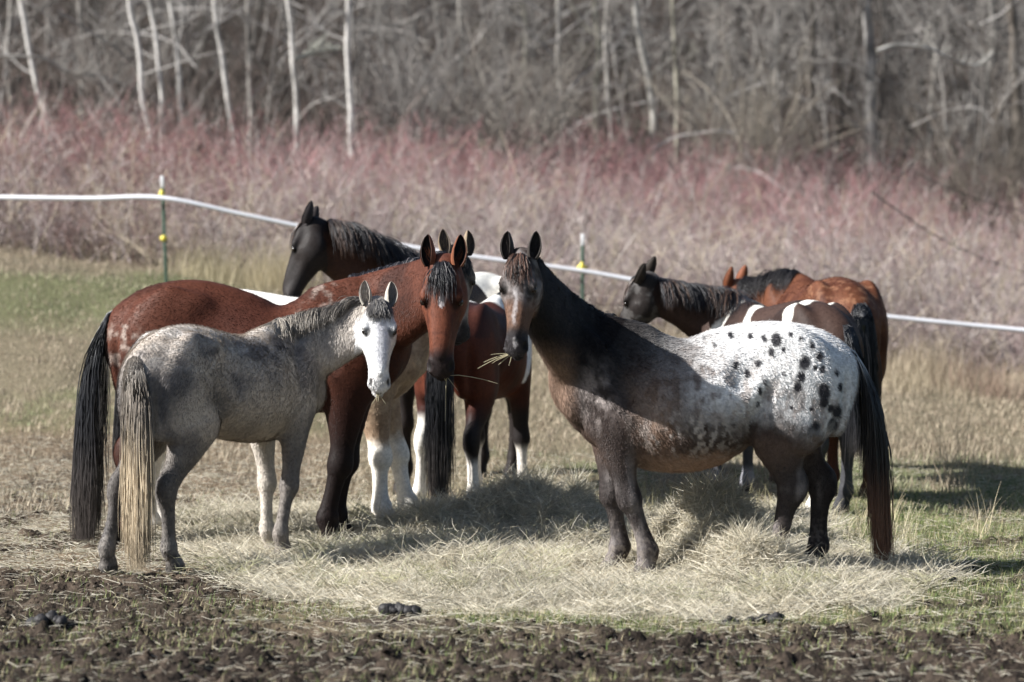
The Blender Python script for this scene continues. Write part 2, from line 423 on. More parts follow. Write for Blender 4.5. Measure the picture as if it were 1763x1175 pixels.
class Horse: pass
def make_horse(name, label, sc, yaw, org, poll, muzzle, face, colf, hs=1., lx=1., wx=1., belly=0., croup=0., feet=None, side=1, mane=(.16, 700), manecol=((.01, .01, .012), .3),
               tail=(.95, 1000, .0), tailf=None, fur=(.012, 12000), hres=.012, neck=(.25, .12, .15, .08), seed=1, earcol=None, neckbend=None, forelock=350, foref=None, earopen=None, tailside=0., tailspread=1., t2=None, manelen_wither=1., legfat=1.3, tailout=.38, sway=0., tailfa=.3):
    r = np.random.default_rng(seed)
    g0 = ground_base(np.array([org[0]]), np.array([org[1]]))[0]
    O = np.array([org[0], org[1], g0]); cy, sy = math.cos(yaw), math.sin(yaw)
    R = np.array([[cy, sy, 0], [-sy, cy, 0], [0, 0, 1]])      # world -> body
    tb = lambda p: R@(np.asarray(p)-O)
    poll = tb(poll); muz = tb(muzzle); fz = R@np.asarray(face, float)
    Xh = norm(muz-poll); Zh = norm(fz-Xh*np.dot(fz, Xh)); Yh = np.cross(Zh, Xh)   # Yh = animal's left
    hw = lambda s_, t_, y_: poll+hs*(Xh*s_+Zh*t_+Yh*y_)
    sv = np.array([sc*lx, sc*wx, sc])
    ch = []
    T = np.array(TORSO)
    top = T[:, 1]+croup*np.exp(-((T[:, 0]+.4)/.25)**2)-sway*np.exp(-((T[:, 0]-.12)/.22)**2); bot = T[:, 2]-belly*np.exp(-((T[:, 0]-.13)/.27)**2)
    tc = catmull(np.stack([T[:, 0], 0*T[:, 0], (top+bot)/2, T[:, 3]*(1+belly*1.1*np.exp(-((T[:, 0])/.3)**2)), (top-bot)/2, T[:, 4]], 1), 3)
    Ct = tc[:, :3]*sv; 
    yax = np.array([0., 1, 0])
    ch.append(('torso', Ct, np.tile(yax, (len(Ct), 1)), tc[:, 3]*sc*wx, tc[:, 4]*sc, tc[:, 5], .05))
    # neck
    n0 = np.array([.42, 0, 1.19])*sv; n1 = np.array([.63, 0, 1.27])*sv
    n3 = hw(.045, -.060, 0); Ln = np.linalg.norm(n3-n1)
    dN = norm(n3-n1); T2 = norm(Zh*.55-Xh*.35+dN*.9) if t2 is None else norm(Zh*t2[0]-Xh*t2[1]+dN*t2[2])
    a1 = n1+norm(np.array([.8, 0, .55])*.5+dN*.5)*Ln*.33; a2 = n3-T2*Ln*.30
    if neckbend is not None: a1 = a1+np.array(neckbend)*.5; a2 = a2+np.array(neckbend)
    tt = np.linspace(0, 1, 15)[:, None]
    bz = n1*(1-tt)**3+3*a1*(1-tt)**2*tt+3*a2*(1-tt)*tt**2+n3*tt**3
    Cn = np.vstack([n0, bz]); tq = np.concatenate([[0], np.linspace(0, 1, 15)])
    dep = np.interp(tq, [0, .25, .55, .85, 1], [neck[0], neck[0]*.86, neck[2]*1.05, neck[2]*.92, .105*hs])*np.array([sc]*16)
    dep[0] = neck[0]*sc*1.05
    wid = np.interp(tq, [0, .3, .7, 1], [neck[1], neck[1]*.82, neck[3], .068*hs/sc])*sc
    Tn = np.gradient(Cn, axis=0); Tn = norm(Tn)
    Un = norm(np.cross(np.array([0, 0, 1.]), Tn)); 
    un2 = Yh if np.dot(Yh, Un[-1]) > 0 else Yh
    wgt = (tq**2)[:, None]*.8
    Un = norm(Un*(1-wgt)+un2*wgt); Un = norm(Un-Tn*np.sum(Un*Tn, 1, keepdims=True))
    Vn = np.cross(Tn, Un)
    ch.append(('neck', Cn, Un, wid, dep, np.full(16, .25), .07))
    # head
    H = catmull(np.array(HEAD), 3)
    Chd = np.array([hw(a, (b+c)/2, 0) for a, b, c in H[:, :3]])
    ch.append(('head', Chd, np.tile(Yh, (len(H), 1)), H[:, 3]*hs, (H[:, 1]-H[:, 2])/2*hs, H[:, 4], .035))
    feet = feet or {}
    hoofs = []
    for nm, ST, sg in (('LF', FORE, 1), ('RF', FORE, -1), ('LH', HIND, 1), ('RH', HIND, -1)):
        L = np.array(ST); fx, fy, kn, ex = (list(feet.get(nm, (0, 0)))+[0, 1.15][len(feet.get(nm, (0, 0)))-2:])[:4]
        zt = .95; sh = np.clip((zt-L[:, 1])/zt, 0, 1)
        x = L[:, 0]+fx*sh**ex+kn*np.exp(-((L[:, 1]-.48)/.2)**2); y = sg*L[:, 4]+fy*sh
        fat = 1+(legfat-1)*(1-sst(.85, 1.05, L[:, 1]))*np.where(L[:, 1] < .09, .55, 1.)
        st = catmull(np.stack([x, y, L[:, 1], L[:, 2]*fat, L[:, 3]*fat], 1), 2)
        C = st[:, :3]*sv; C[:, 2] = np.maximum(C[:, 2], -.01)
        hoofs.append(C[-1])
        ch.append(('leg', C, np.tile(yax, (len(C), 1)), st[:, 3]*sc*1.0, st[:, 4]*sc, np.zeros(len(C)), .055))
    allp = np.vstack([c[1] for c in ch]); 
    lo = allp.min(0)-np.array([.14, .34, .03])*1.0; hi = allp.max(0)+np.array([.16, .34, .30]); lo[1] = min(lo[1], -.40*sc*wx); hi[1] = max(hi[1], .40*sc*wx); lo[2] = -.03; hi[2] = max(allp[:, 2].max()+.16, 1.62*sc)
    G = Sdf(lo, hi, hres)
    for (nm, C, U, A, B, E, k) in ch:
        G.chain(C, U, A, B, E, k, capf=.55 if nm == 'head' else (.8 if nm == 'torso' else 1.0))
    sc3 = lambda x, y, z: np.array([x, y, z])*sv
    Xb, Zb = np.array([1., 0, 0]), np.array([0, 0, 1.])
    for sg in (1, -1):
        G.ell(sc3(.60, .155*sg, 1.18), yax, np.array([.35, 0, 1.]), np.array([.27, .065, .12])*sc, .06)        # shoulder blade
        G.ell(sc3(.73, .115*sg, 1.05), yax, np.array([0, 0, 1.]), np.array([.13, .075, .09])*sc, .05)     # breast
        G.ell(sc3(.47, .165*sg, 1.00), yax, np.array([.3, 0, -1.]), np.array([.18, .055, .10])*sc, .06)    # triceps
        G.ell(sc3(-.52, .165*sg, 1.20), yax, np.array([-.45, 0, -1.]), np.array([.30, .090, .19])*sc, .06)   # rump muscle
        G.ell(sc3(-.68, .10*sg, 1.06), yax, np.array([-.1, 0, -1.]), np.array([.24, .085, .11])*sc, .06)     # buttock
        G.ell(sc3(-.32, .165*sg, 1.36), yax, Xb, np.array([.09, .05, .07])*sc, .08)                            # hip point
        G.ell(sc3(-.36, .17*sg, .92), yax, np.array([.5, 0, -1.]), np.array([.13, .065, .10])*sc, .07)       # stifle
        if sc > .97: G.ell(sc3(.37, .27*sg*(wx+belly), .93), yax, np.array([.15, 0, -1.]), np.array([.15, .035, .035])*sc, .08, True)   # hollow behind the elbow
        G.ell(sc3(-.20, .295*sg, 1.24), yax, np.array([.5, 0, -1.]), np.array([.12, .035, .06])*sc, .09, True)      # flank hollow
        G.ell(sc3(-.27, .275*sg, 1.00), yax, np.array([.45, 0, -1.]), np.array([.14, .032, .03])*sc, .06, True)     # stifle fold
        if sc > .97: G.ell(sc3(.50, .235*sg, 1.20), yax, np.array([.35, 0, 1.]), np.array([.17, .022, .03])*sc, .07, True)      # behind the shoulder blade
        G.ell(sc3(-.745, .17*sg, 1.02), yax, np.array([.1, 0, -1.]), np.array([.17, .03, .02])*sc, .04, True)
        # head
        G.ell(hw(.178, .036, .094*sg), Yh, Xh, np.array([.046, .024, .026])*hs, .02)       # brow
        G.ell(hw(.165, -.095, .075*sg), Yh, Xh, np.array([.105, .042, .085])*hs, .03)     # cheek
        G.ell(hw(.212, .026, .124*sg), Yh, Xh, np.array([.030, .016, .022])*hs, .010, True)  # eye socket
        G.ell(hw(.540, -.012, .050*sg), Yh, Xh*1.+Zh*-.3+Yh*sg*.2, np.array([.046, .028, .034])*hs, .015)  # nostril rim
        G.ell(hw(.550, .012, .064*sg), Yh+Xh*.3, Xh*1.+Yh*sg*-.25, np.array([.036, .019, .030])*hs, .006, True)
        G.ell(hw(.10, .035, .065*sg), Yh, Xh, np.array([.06, .03, .03])*hs, .03)
        G.ell(hw(.32, -.012, .084*sg), Yh, Xh, np.array([.10, .014, .018])*hs, .02)     # facial crest
    for sg in (1, -1):
        G.ell(hw(.395, -.012, .102*sg), Yh+Zh*.35*sg, Xh, np.array([.13, .028, .036])*hs, .03, True)
        G.ell(hw(.27, .036, .012*sg), Yh, Xh, np.array([.24, .046, .022])*hs, .03)
        G.ell(hw(.12, -.01, .118*sg), Yh, Xh, np.array([.045, .016, .024])*hs, .03, True)
    G.ell(hw(.572, -.090, 0), Yh, Xh, np.array([.044, .044, .026])*hs, .015)   # chin / lower lip
    G.ell(hw(.600, -.066, 0), Xh, Yh, np.array([.06, .035, .007])*hs, .006, True)   # mouth line
    V, Q = G.nets()
    Nn = G.grad(V)
    # labels
    tree = np.full(len(V), 9.); lab = np.zeros(len(V), int); dall = np.full((7, len(V)), 9.)
    for li, c in enumerate(ch):
        for i in range(0, len(c[1])):
            d = np.linalg.norm(V-c[1][i], axis=1)-.5*(c[3][i]+c[4][i])
            m = d < tree; tree[m] = d[m]; lab[m] = li; dall[li] = np.minimum(dall[li], d)
    labc = np.where(lab == 0, 0, np.where(lab == 1, 1, np.where(lab == 2, 2, 3)))
    dg = np.stack([dall[0], dall[1], dall[2], dall[3:].min(0)]); ew = np.exp(-(dg-dg.min(0))/.035); ew /= ew.sum(0)
    def hc(p):
        q = (p-poll)/hs; return np.stack([q@Xh, q@Zh, q@Yh], 1)
    Pt = V/sv; Hd = hc(V)
    legn = lab
    # neck coordinate
    dn = np.linalg.norm(V[:, None, :]-Cn[None, ::2], axis=2); tn = np.argmin(dn, 1)/(len(Cn[::2])-1)
    ctx = Horse(); ctx.P = Pt; ctx.H = Hd; ctx.lab = labc; ctx.leg = lab; ctx.tn = tn; ctx.N = Nn; ctx.V = V; ctx.w = ew
    col = colf(ctx)
    # dark details every head shares
    dk = np.array([.012, .010, .010])
    for sg in (1, -1):
        dn_ = np.sqrt(((Hd[:, 0]-.550)/.031)**2+((Hd[:, 1]-.008)/.028)**2+((Hd[:, 2]-.060*sg)/.017)**2)
        col = mix(col, dk, (1-sst(.75, 1.15, dn_))*(labc == 2)*.95)
        de = np.sqrt(((Hd[:, 0]-.210)/.042)**2+((Hd[:, 1]-.028)/.030)**2)
        col = mix(col, col*.22, (1-sst(.75, 1.2, de))*(labc == 2)*(Hd[:, 2]*sg > .05))
    ml = (1-sst(.004, .010, np.abs(Hd[:, 1]+.066)))*sst(.50, .53, Hd[:, 0])*(labc == 2)
    col = mix(col, dk, ml*.9)
    hz_ = (labc == 3)*(1-sst(.050, .066, Pt[:, 2]+.25*0))
    col = mix(col, col*.25+np.array([.03, .027, .024]), hz_*.85)
    root = empty('horse', O, yaw); tag(root, label, 'horse', 'horses standing round the hay')
    B_ = Bag(); B_.add(V, Q, col)
    # fur
    fl, fn = fur
    if fn:
        ff = Q[r.integers(0, len(Q), fn)]
        bw = r.random((fn, 2)); a_, b_ = bw[:, :1], bw[:, 1:]
        pp = (V[ff[:, 0]]*(1-a_)+V[ff[:, 1]]*a_)*(1-b_)+(V[ff[:, 3]]*(1-a_)+V[ff[:, 2]]*a_)*b_
        nn = Nn[ff[:, 0]]; lb = labc[ff[:, 0]]
        flow = np.tile(np.array([-.75, 0, -.65]), (fn, 1)); flow[lb == 3] = (-.15, 0, -1); flow[lb == 2] = Xh; flow[lb == 1] = np.array([-.4, 0, -.9])
        flow = flow+(r.random((fn, 3))-.5)*.5
        cl = vnoise(pp*14, 3)[:, None]; flow = flow+(cl-.5)*.8
        flow = norm(flow-nn*np.sum(flow*nn, 1, keepdims=True))
        ln = fl*(.5+r.random(fn))*np.where(lb == 2, .45, np.where(lb == 3, .6, 1.))
        dr = norm(flow+nn*(.30+.25*r.random((fn, 1))))
        sd = norm(np.cross(dr, nn))*(.0016+.001*r.random((fn, 1)))*(fl/.014)**.5
        tip = pp+dr*ln[:, None]; base = pp-nn*.002
        FV = np.stack([base-sd, base+sd, tip], 1).reshape(-1, 3)
        fc = col[ff[:, 0]]*(.75+.5*r.random((fn, 1))); fc = np.repeat(fc[:, None], 3, 1).reshape(-1, 3)
        B_.add(FV, None, fc, np.arange(fn*3).reshape(-1, 3))
    B_.build('body', M_coat, root)
    # eyes
    for sg in (1, -1):
        c = hw(.210, .030, 0)
        ts = np.linspace(.03, .14, 60)*hs; pts = c+Yh*sg*ts[:, None]; dd = G.samp(pts); kk = np.argmax(dd > 0)
        ec = c+Yh*sg*(ts[kk]-.009*hs)
        th = np.linspace(0, np.pi, 9); ph = np.linspace(0, 2*np.pi, 13)[:-1]
        vv = np.array([[math.sin(a)*math.cos(b), math.sin(a)*math.sin(b), math.cos(a)] for a in th for b in ph])
        vv = ec+hs*.0165*(vv[:, :1]*Xh*1.25+vv[:, 1:2]*Zh+vv[:, 2:]*Yh)
        qq = [(i*12+j, i*12+(j+1) % 12, (i+1)*12+(j+1) % 12, (i+1)*12+j) for i in range(8) for j in range(12)]
        mesh('eye', vv, qq, None, M_eye, root)
    # ears
    for sg in (1, -1):
        base = hw(.012, .012, .072*sg)
        ax = norm(-Xh*.92+Zh*.10+Yh*.17*sg); op = Zh*.95+Yh*.30*sg
        if earopen is not None: 
            eo = earopen if isinstance(earopen, tuple) else (earopen, earopen)
            op = Zh*math.cos(eo[0 if sg > 0 else 1])+Yh*sg*math.sin(eo[0 if sg > 0 else 1])
        op = norm(op-ax*np.dot(op, ax)); sdv = np.cross(ax, op)
        us = np.linspace(0, 1, 13); prof = np.interp(us, [0, .12, .3, .5, .7, .85, .95, 1], [.034, .042, .046, .044, .035, .024, .014, .001])*hs
        an = np.linspace(-2.05, 2.05, 15)
        bg_ = Bag()
        for ins_ in (0, 1):
            Vv = []; Cc = []
            for u_, pr in zip(us, prof):
                cc = base+ax*u_*.172*hs - op*.012*u_*u_*hs + Yh*(-.012)*sg*hs*u_**3
                rr = pr*(1-.16*ins_)
                for a_ in an:
                    open_ = np.interp(u_, [0, .15, .5, 1], [.2, .55, .9, .9])
                    aa = a_*(1+.35*(1-open_))
                    Vv.append(cc+rr*(math.sin(aa)*sdv*.92-math.cos(aa)*op*1.0)+op*rr*.1)
                    ec_ = np.array(earcol[ins_]) if earcol else (np.array([.02, .018, .018]) if ins_ else np.array([.03, .02, .016]))
                    edge = sst(1.5, 2.0, abs(a_)); Cc.append(ec_*(1-.5*edge) if ins_ == 0 else ec_*(.8+.9*abs(math.sin(7*a_+u_*9))*.5))
            Vv = np.array(Vv); n_ = len(an)
            q_ = np.array([(i*n_+j, i*n_+j+1, (i+1)*n_+j+1, (i+1)*n_+j) for i in range(len(us)-1) for j in range(n_-1)])
            bg_.add(Vv, q_ if ins_ else q_[:, ::-1], np.array(Cc))
            if ins_:
                e0 = np.array([(i*n_, (i+1)*n_, (i+1)*n_+n_*len(us), i*n_+n_*len(us)) for i in range(len(us)-1)]) - n_*len(us)
                e1 = e0+n_-1
                bg_.Q.append(e0+bg_.n-n_*len(us)); bg_.Q.append((e1+bg_.n-n_*len(us))[:, ::-1])
        # inner hair wisps
        nw = 26; k_ = 4; u0 = r.random(nw)*.5+.05; pts = np.zeros((nw, k_, 3))
        for i in range(nw):
            b0 = base+ax*u0[i]*.15*hs+sdv*(r.random()-.5)*.04*hs-op*.015*hs; d0 = norm(ax*.8+op*.55+sdv*(r.random()-.5)*.8)
            for k in range(k_): pts[i, k] = b0+d0*k*.011*hs
        vv, qq, cc = tubes(pts, np.tile(np.array([.0012, .001, .0008, .0003]), (nw, 1)), 3, np.tile(np.array(earcol[0] if earcol else (.05, .04, .035))*1.0, (nw, 1)))
        bg_.add(vv, qq, cc)
        eo_ = bg_.build('ear', M_coat, root)
    # mane
    def grow(roots, dirs, L, K, grav, off, jit=.25, clumps=0, wave=.0):
        n = len(roots); pts = np.zeros((n, K, 3)); pts[:, 0] = roots; d = norm(dirs+(r.random((n, 3))-.5)*jit)
        ph = vnoise(roots*23, 9)*12
        for k in range(1, K):
            d = norm(d+np.array([0, 0, -1])*grav+(r.random((n, 3))-.5)*jit*.25)
            if wave: d = norm(d+np.stack([np.sin(ph+k*1.1), np.cos(ph*1.3+k*.9), 0*ph], 1)*wave)
            q = pts[:, k-1]+d*(L/(K-1))[:, None]
            q = G.push(q, off*(1+.0*k)); pts[:, k] = q; d = norm(q-pts[:, k-1])
        return pts
    mL, mN = mane
    tr = r.random(mN); ix = tr*14+1; i0 = np.minimum(ix.astype(int), 14); f_ = (ix-i0)[:, None]
    cr = Cn[i0]*(1-f_)+Cn[np.minimum(i0+1, 15)]*f_; vd = norm(Vn[i0]*(1-f_)+Vn[np.minimum(i0+1, 15)]*f_); ud = norm(Un[i0]*(1-f_)+Un[np.minimum(i0+1, 15)]*f_); dd = (dep[i0]*(1-f_[:, 0])+dep[np.minimum(i0+1, 15)]*f_[:, 0])
    roots = cr+vd*dd[:, None]*.95+ud*((r.random((mN, 1))-.5)*.035); roots = G.push(roots, -.004)
    # pull to surface from outside
    for _ in range(3): roots = roots-G.grad(roots)*(G.samp(roots)+.003)[:, None]
    Lm = mL*(.45+.75*r.random(mN))*sc*(1.2-.35*tr)*np.where(tr < .15, manelen_wither, 1.)
    cln = vnoise(roots*18, 5)[:, None]
    pts = grow(roots, vd*.8+ud*side*(1.0+.6*(cln-.5))+norm(Tn[i0])*(cln-.5)*.9, Lm, 9, .32, .008, .55, wave=.07)
    rd = .0018*np.array([1, 1, 1, 1, .95, .9, .75, .5, .15])[None, :]*(.7+.7*r.random((mN, 1)))
    mc0, mvar = manecol
    mc = mc0(tr, r, cln[:, 0]) if callable(mc0) else np.array(mc0)[None]*(1+mvar*(r.random((mN, 1))*2-.6))
    v_, q_, c_ = tubes(pts, rd, 3, mc); mesh('mane', v_, q_, c_, M_hair, root)
    if forelock:
        nF = forelock; rr = hw(-.01, .045, 0)+Yh*(r.random((nF, 1))-.5)*.075*hs+Xh*(r.random((nF, 1))-.2)*.05*hs
        for _ in range(3): rr = rr-G.grad(rr)*(G.samp(rr)+.003)[:, None]
        latr = (r.random((nF, 1))-.5)
        clf = vnoise(rr*60, 8)[:, None]-.5
        foreL = .20*hs*(.5+.6*r.random(nF)) if foref is None else foref*(.5+.6*r.random(nF))
        pts = grow(rr, Zh*.5+Xh*.9+Yh*(latr*1.0+clf*1.5), foreL, 8, .35, .009, .25, wave=.08)
        mc = mc0(np.ones(nF), r, clf[:, 0]+.5) if callable(mc0) else np.array(mc0)[None]*(1+mvar*(r.random((nF, 1))*2-.6))
        v_, q_, c_ = tubes(pts, .0021*np.array([1, 1, 1, .9, .8, .6, .4, .12])[None]*(.7+.6*r.random((nF, 1))), 3, mc); mesh('forelock', v_, q_, c_, M_hair, root)
    if tail[1]:
        tL, tN, toff = tail
        tt_ = r.random(tN)**1.7
        rt = np.stack([(-.775-.045*tt_)*sv[0]+0*tt_, (r.random(tN)-.5)*.05*sc, (1.345-.17*tt_+croup*.3)*sc], 1)
        cl = r.integers(0, 26, tN); ca = r.random((26, 2))-.5
        sp = np.stack([-tailout-.5*tailfa*r.random(tN)-tailfa*np.abs(ca[cl, 1])*1.6, (ca[cl, 0]*.6+(r.random(tN)-.5)*.7)*.55*tailspread+tailside, -.55+0*tt_], 1)
        Lt = tL*sc*(.48+.57*r.random(tN)**.75)*(1-.10*np.abs(ca[cl, 0]))
        K = 13; pts = np.zeros((tN, K, 3)); pts[:, 0] = rt; d = norm(sp)
        wv_ = r.random((26, 3))
        for k in range(1, K):
            g_ = .38 if k < 4 else .55
            wob = np.stack([np.sin(wv_[cl, 0]*6.28+k*.9), np.cos(wv_[cl, 1]*6.28+k*.8), 0*tt_], 1)*.07
            d = norm(d+np.array([0, 0, -1.])*g_+wob+(r.random((tN, 3))-.5)*.07)
            q = pts[:, k-1]+d*(Lt/(K-1))[:, None]
            q = G.push(q, .012); q[:, 2] = np.maximum(q[:, 2], .03); pts[:, k] = q
        tz = pts[..., 2]/sc
        tc_ = tailf(pts/sv, tz, r, cl) if tailf else np.array([.010, .010, .012])[None, None]*(1+.8*r.random((tN, 1, 1)))*np.ones((1, K, 1))
        rd = .0023*np.array([1]*8+[.92, .8, .6, .4, .1])[None]*(.7+.7*r.random((tN, 1)))
        v_, q_, c_ = tubes(pts, rd, 3, tc_)
        B9 = Bag(); B9.add(v_, q_, c_)
        mp_ = np.median(pts, 0)[:6]; mp_ = mp_+np.array([.012, 0, 0]); mp_ = np.vstack([[(-.74)*sv[0], 0, (1.33+croup*.3)*sc], mp_])
        v2, q2, c2 = tubes(mp_[None], sc*np.array([[.045, .034, .030, .026, .020, .012, .003]]), 8, np.median(tc_, 0)[None][:, [0, 0, 1, 2, 3, 4, 5]]*.8)
        B9.add(v2, q2, c2)
        B9.build('tail', M_hair, root)
    root['_hres'] = hres; del root['_hres']
    return root, (lambda s_, t_, y_: R.T@hw(s_, t_, y_)+O)

# ---- coat colour functions (ctx.P in template metres: x forward, y left, z up)
def base(ctx, c): return np.tile(np.array(c, float), (len(ctx.P), 1))
def pn(ctx, s, seed, o=3, st=(1, 1, 1)): return fbm(ctx.P*np.array(st)*s, o, seed)
def coat_gray(c):
    P_, H, lab = c.P, c.H, c.lab
    col = base(c, (.44, .385, .335))
    n = pn(c, 5, 1); n3 = pn(c, 22, 2, 3, (.5, .5, 1))
    col = mix(col, (.21, .19, .18), sst(.4, .65, n))
    # pale dusting on croup, back and flank
    col = mix(col, (.50, .47, .44), sst(.35, .8, n3)*sst(1.15, 1.42, P_[:, 2])*(lab == 0)*.95)
    col = mix(col, (.42, .37, .32), (lab == 0)*(1-sst(.82, 1.0, P_[:, 2]))*sst(-.25, -.1, P_[:, 0])*.6)
    col = mix(col, (.085, .078, .075), (1-sst(.60, .98, P_[:, 2]+.10*(n-.5)))*np.where(lab == 3, 1, .35)*(P_[:, 0] < .1)*.92)
    col = mix(col, (.12, .108, .10), (1-sst(.55, .95, P_[:, 2]))*(lab == 3)*(P_[:, 0] > .1)*.7)
    col = mix(col, (.32, .29, .26), (1-sst(.15, .40, P_[:, 2]))*(lab == 3)*.55*sst(.4, .6, n3))
    col = mix(col, (.36, .33, .30), (lab == 1)*.6)
    col = mix(col, (.105, .098, .098), c.w[0]*(1-sst(-.34, -.10, P_[:, 0]+.16*(n-.5)))*(1-sst(1.02, 1.32, P_[:, 2]+.2*(n-.5)+.25*(P_[:, 0]+.5)))*.85)
    col = mix(col, (.15, .135, .125), sst(.30, .45, P_[:, 0])*(1-sst(.80, 1.08, P_[:, 2]))*.7)
    # far foreleg lightened: its sunlit look is put into the coat colour
    fl = (c.leg == 3)*(1-sst(.75, .9, P_[:, 2])); col = mix(col, (.52, .47, .41), fl*.9)
    hd = np.maximum((lab == 2)*1., sst(-.02, .06, H[:, 0])*(np.abs(H[:, 2]) < .14)*(H[:, 1] > -.24)*(H[:, 0] < .7)*(lab != 0)*(lab != 3))
    t = sst(.04, .14, H[:, 0]+.25*(H[:, 1]*0))*hd*sst(-.20, -.12, H[:, 1]+.02)
    n2_ = fbm(H*30, 3, 5)
    fc = mix(np.array([.80, .79, .78])[None], (.55, .55, .58), sst(.5, .68, n2_)*.6)
    nose_shade = (1-sst(.018, .05, np.abs(H[:, 2]-.012)))*sst(.05, .12, H[:, 0])*(1-sst(.40, .5, H[:, 0]))*(H[:, 1] > .0)
    fc = mix(fc, (.38, .38, .42), nose_shade*.65)  # bluish shade along the nose, painted into the face colour
    fc = mix(fc, (.56, .54, .53), sst(.48, .54, H[:, 0])*.7)
    fc = mix(fc, (.60, .60, .62), (1-sst(.04, .13, H[:, 0]))*.6)
    return mix(col, fc, t)
def coat_bay(c):
    P_, H, lab = c.P, c.H, c.lab
    n = pn(c, 4, 1); n3 = pn(c, 24, 2, 3)
    col = mix(np.array([.078, .026, .015])[None], (.040, .014, .009), sst(.40, .65, n))
    col = mix(col, (.055, .018, .012), np.exp(-((P_[:, 0]+.08)/.22)**2-((P_[:, 2]-1.30)/.12)**2)*.8*(lab == 0))
    dust = sst(.50, .72, n3)*sst(.42, .6, pn(c, 3, 8))
    col = mix(col, (.36, .30, .26), dust*((P_[:, 0] < -.45)*sst(.75, 1.25, P_[:, 2])*.75+sst(.2, .35, P_[:, 0])*(1-sst(.55, .65, P_[:, 0]))*(P_[:, 2] > 1.25)*(lab == 0)*.5))
    col = mix(col, (.030, .011, .008), c.w[3]*(P_[:, 0] > 0)*(1-sst(.85, 1.1, P_[:, 2]))*.8)
    col = mix(col, (.009, .006, .006), (lab == 3)*(1-sst(.50, .90, P_[:, 2]))*np.where(P_[:, 0] > 0, .95, .6))
    hd = lab == 2
    fc = mix(np.array([.125, .042, .024])[None], (.075, .025, .016), sst(.45, .6, fbm(H*14, 3, 4)))
    fc = mix(fc, (.020, .014, .014), sst(.42, .52, H[:, 0]+.04*(fbm(H*20, 2, 6)-.5)))
    fc = mix(fc, (.55, .50, .50), (1-sst(.7, 1.1, np.sqrt(((H[:, 0]-.215)/.040)**2+((H[:, 2]-.004)/.016)**2)+.8*(fbm(H*60, 2, 7)-.5)))*(H[:, 1] > 0)*.9)
    fc = mix(fc, (.085, .035, .025), (1-sst(.02, .12, H[:, 0]))*.3)
    return mix(col, fc, hd*1.)
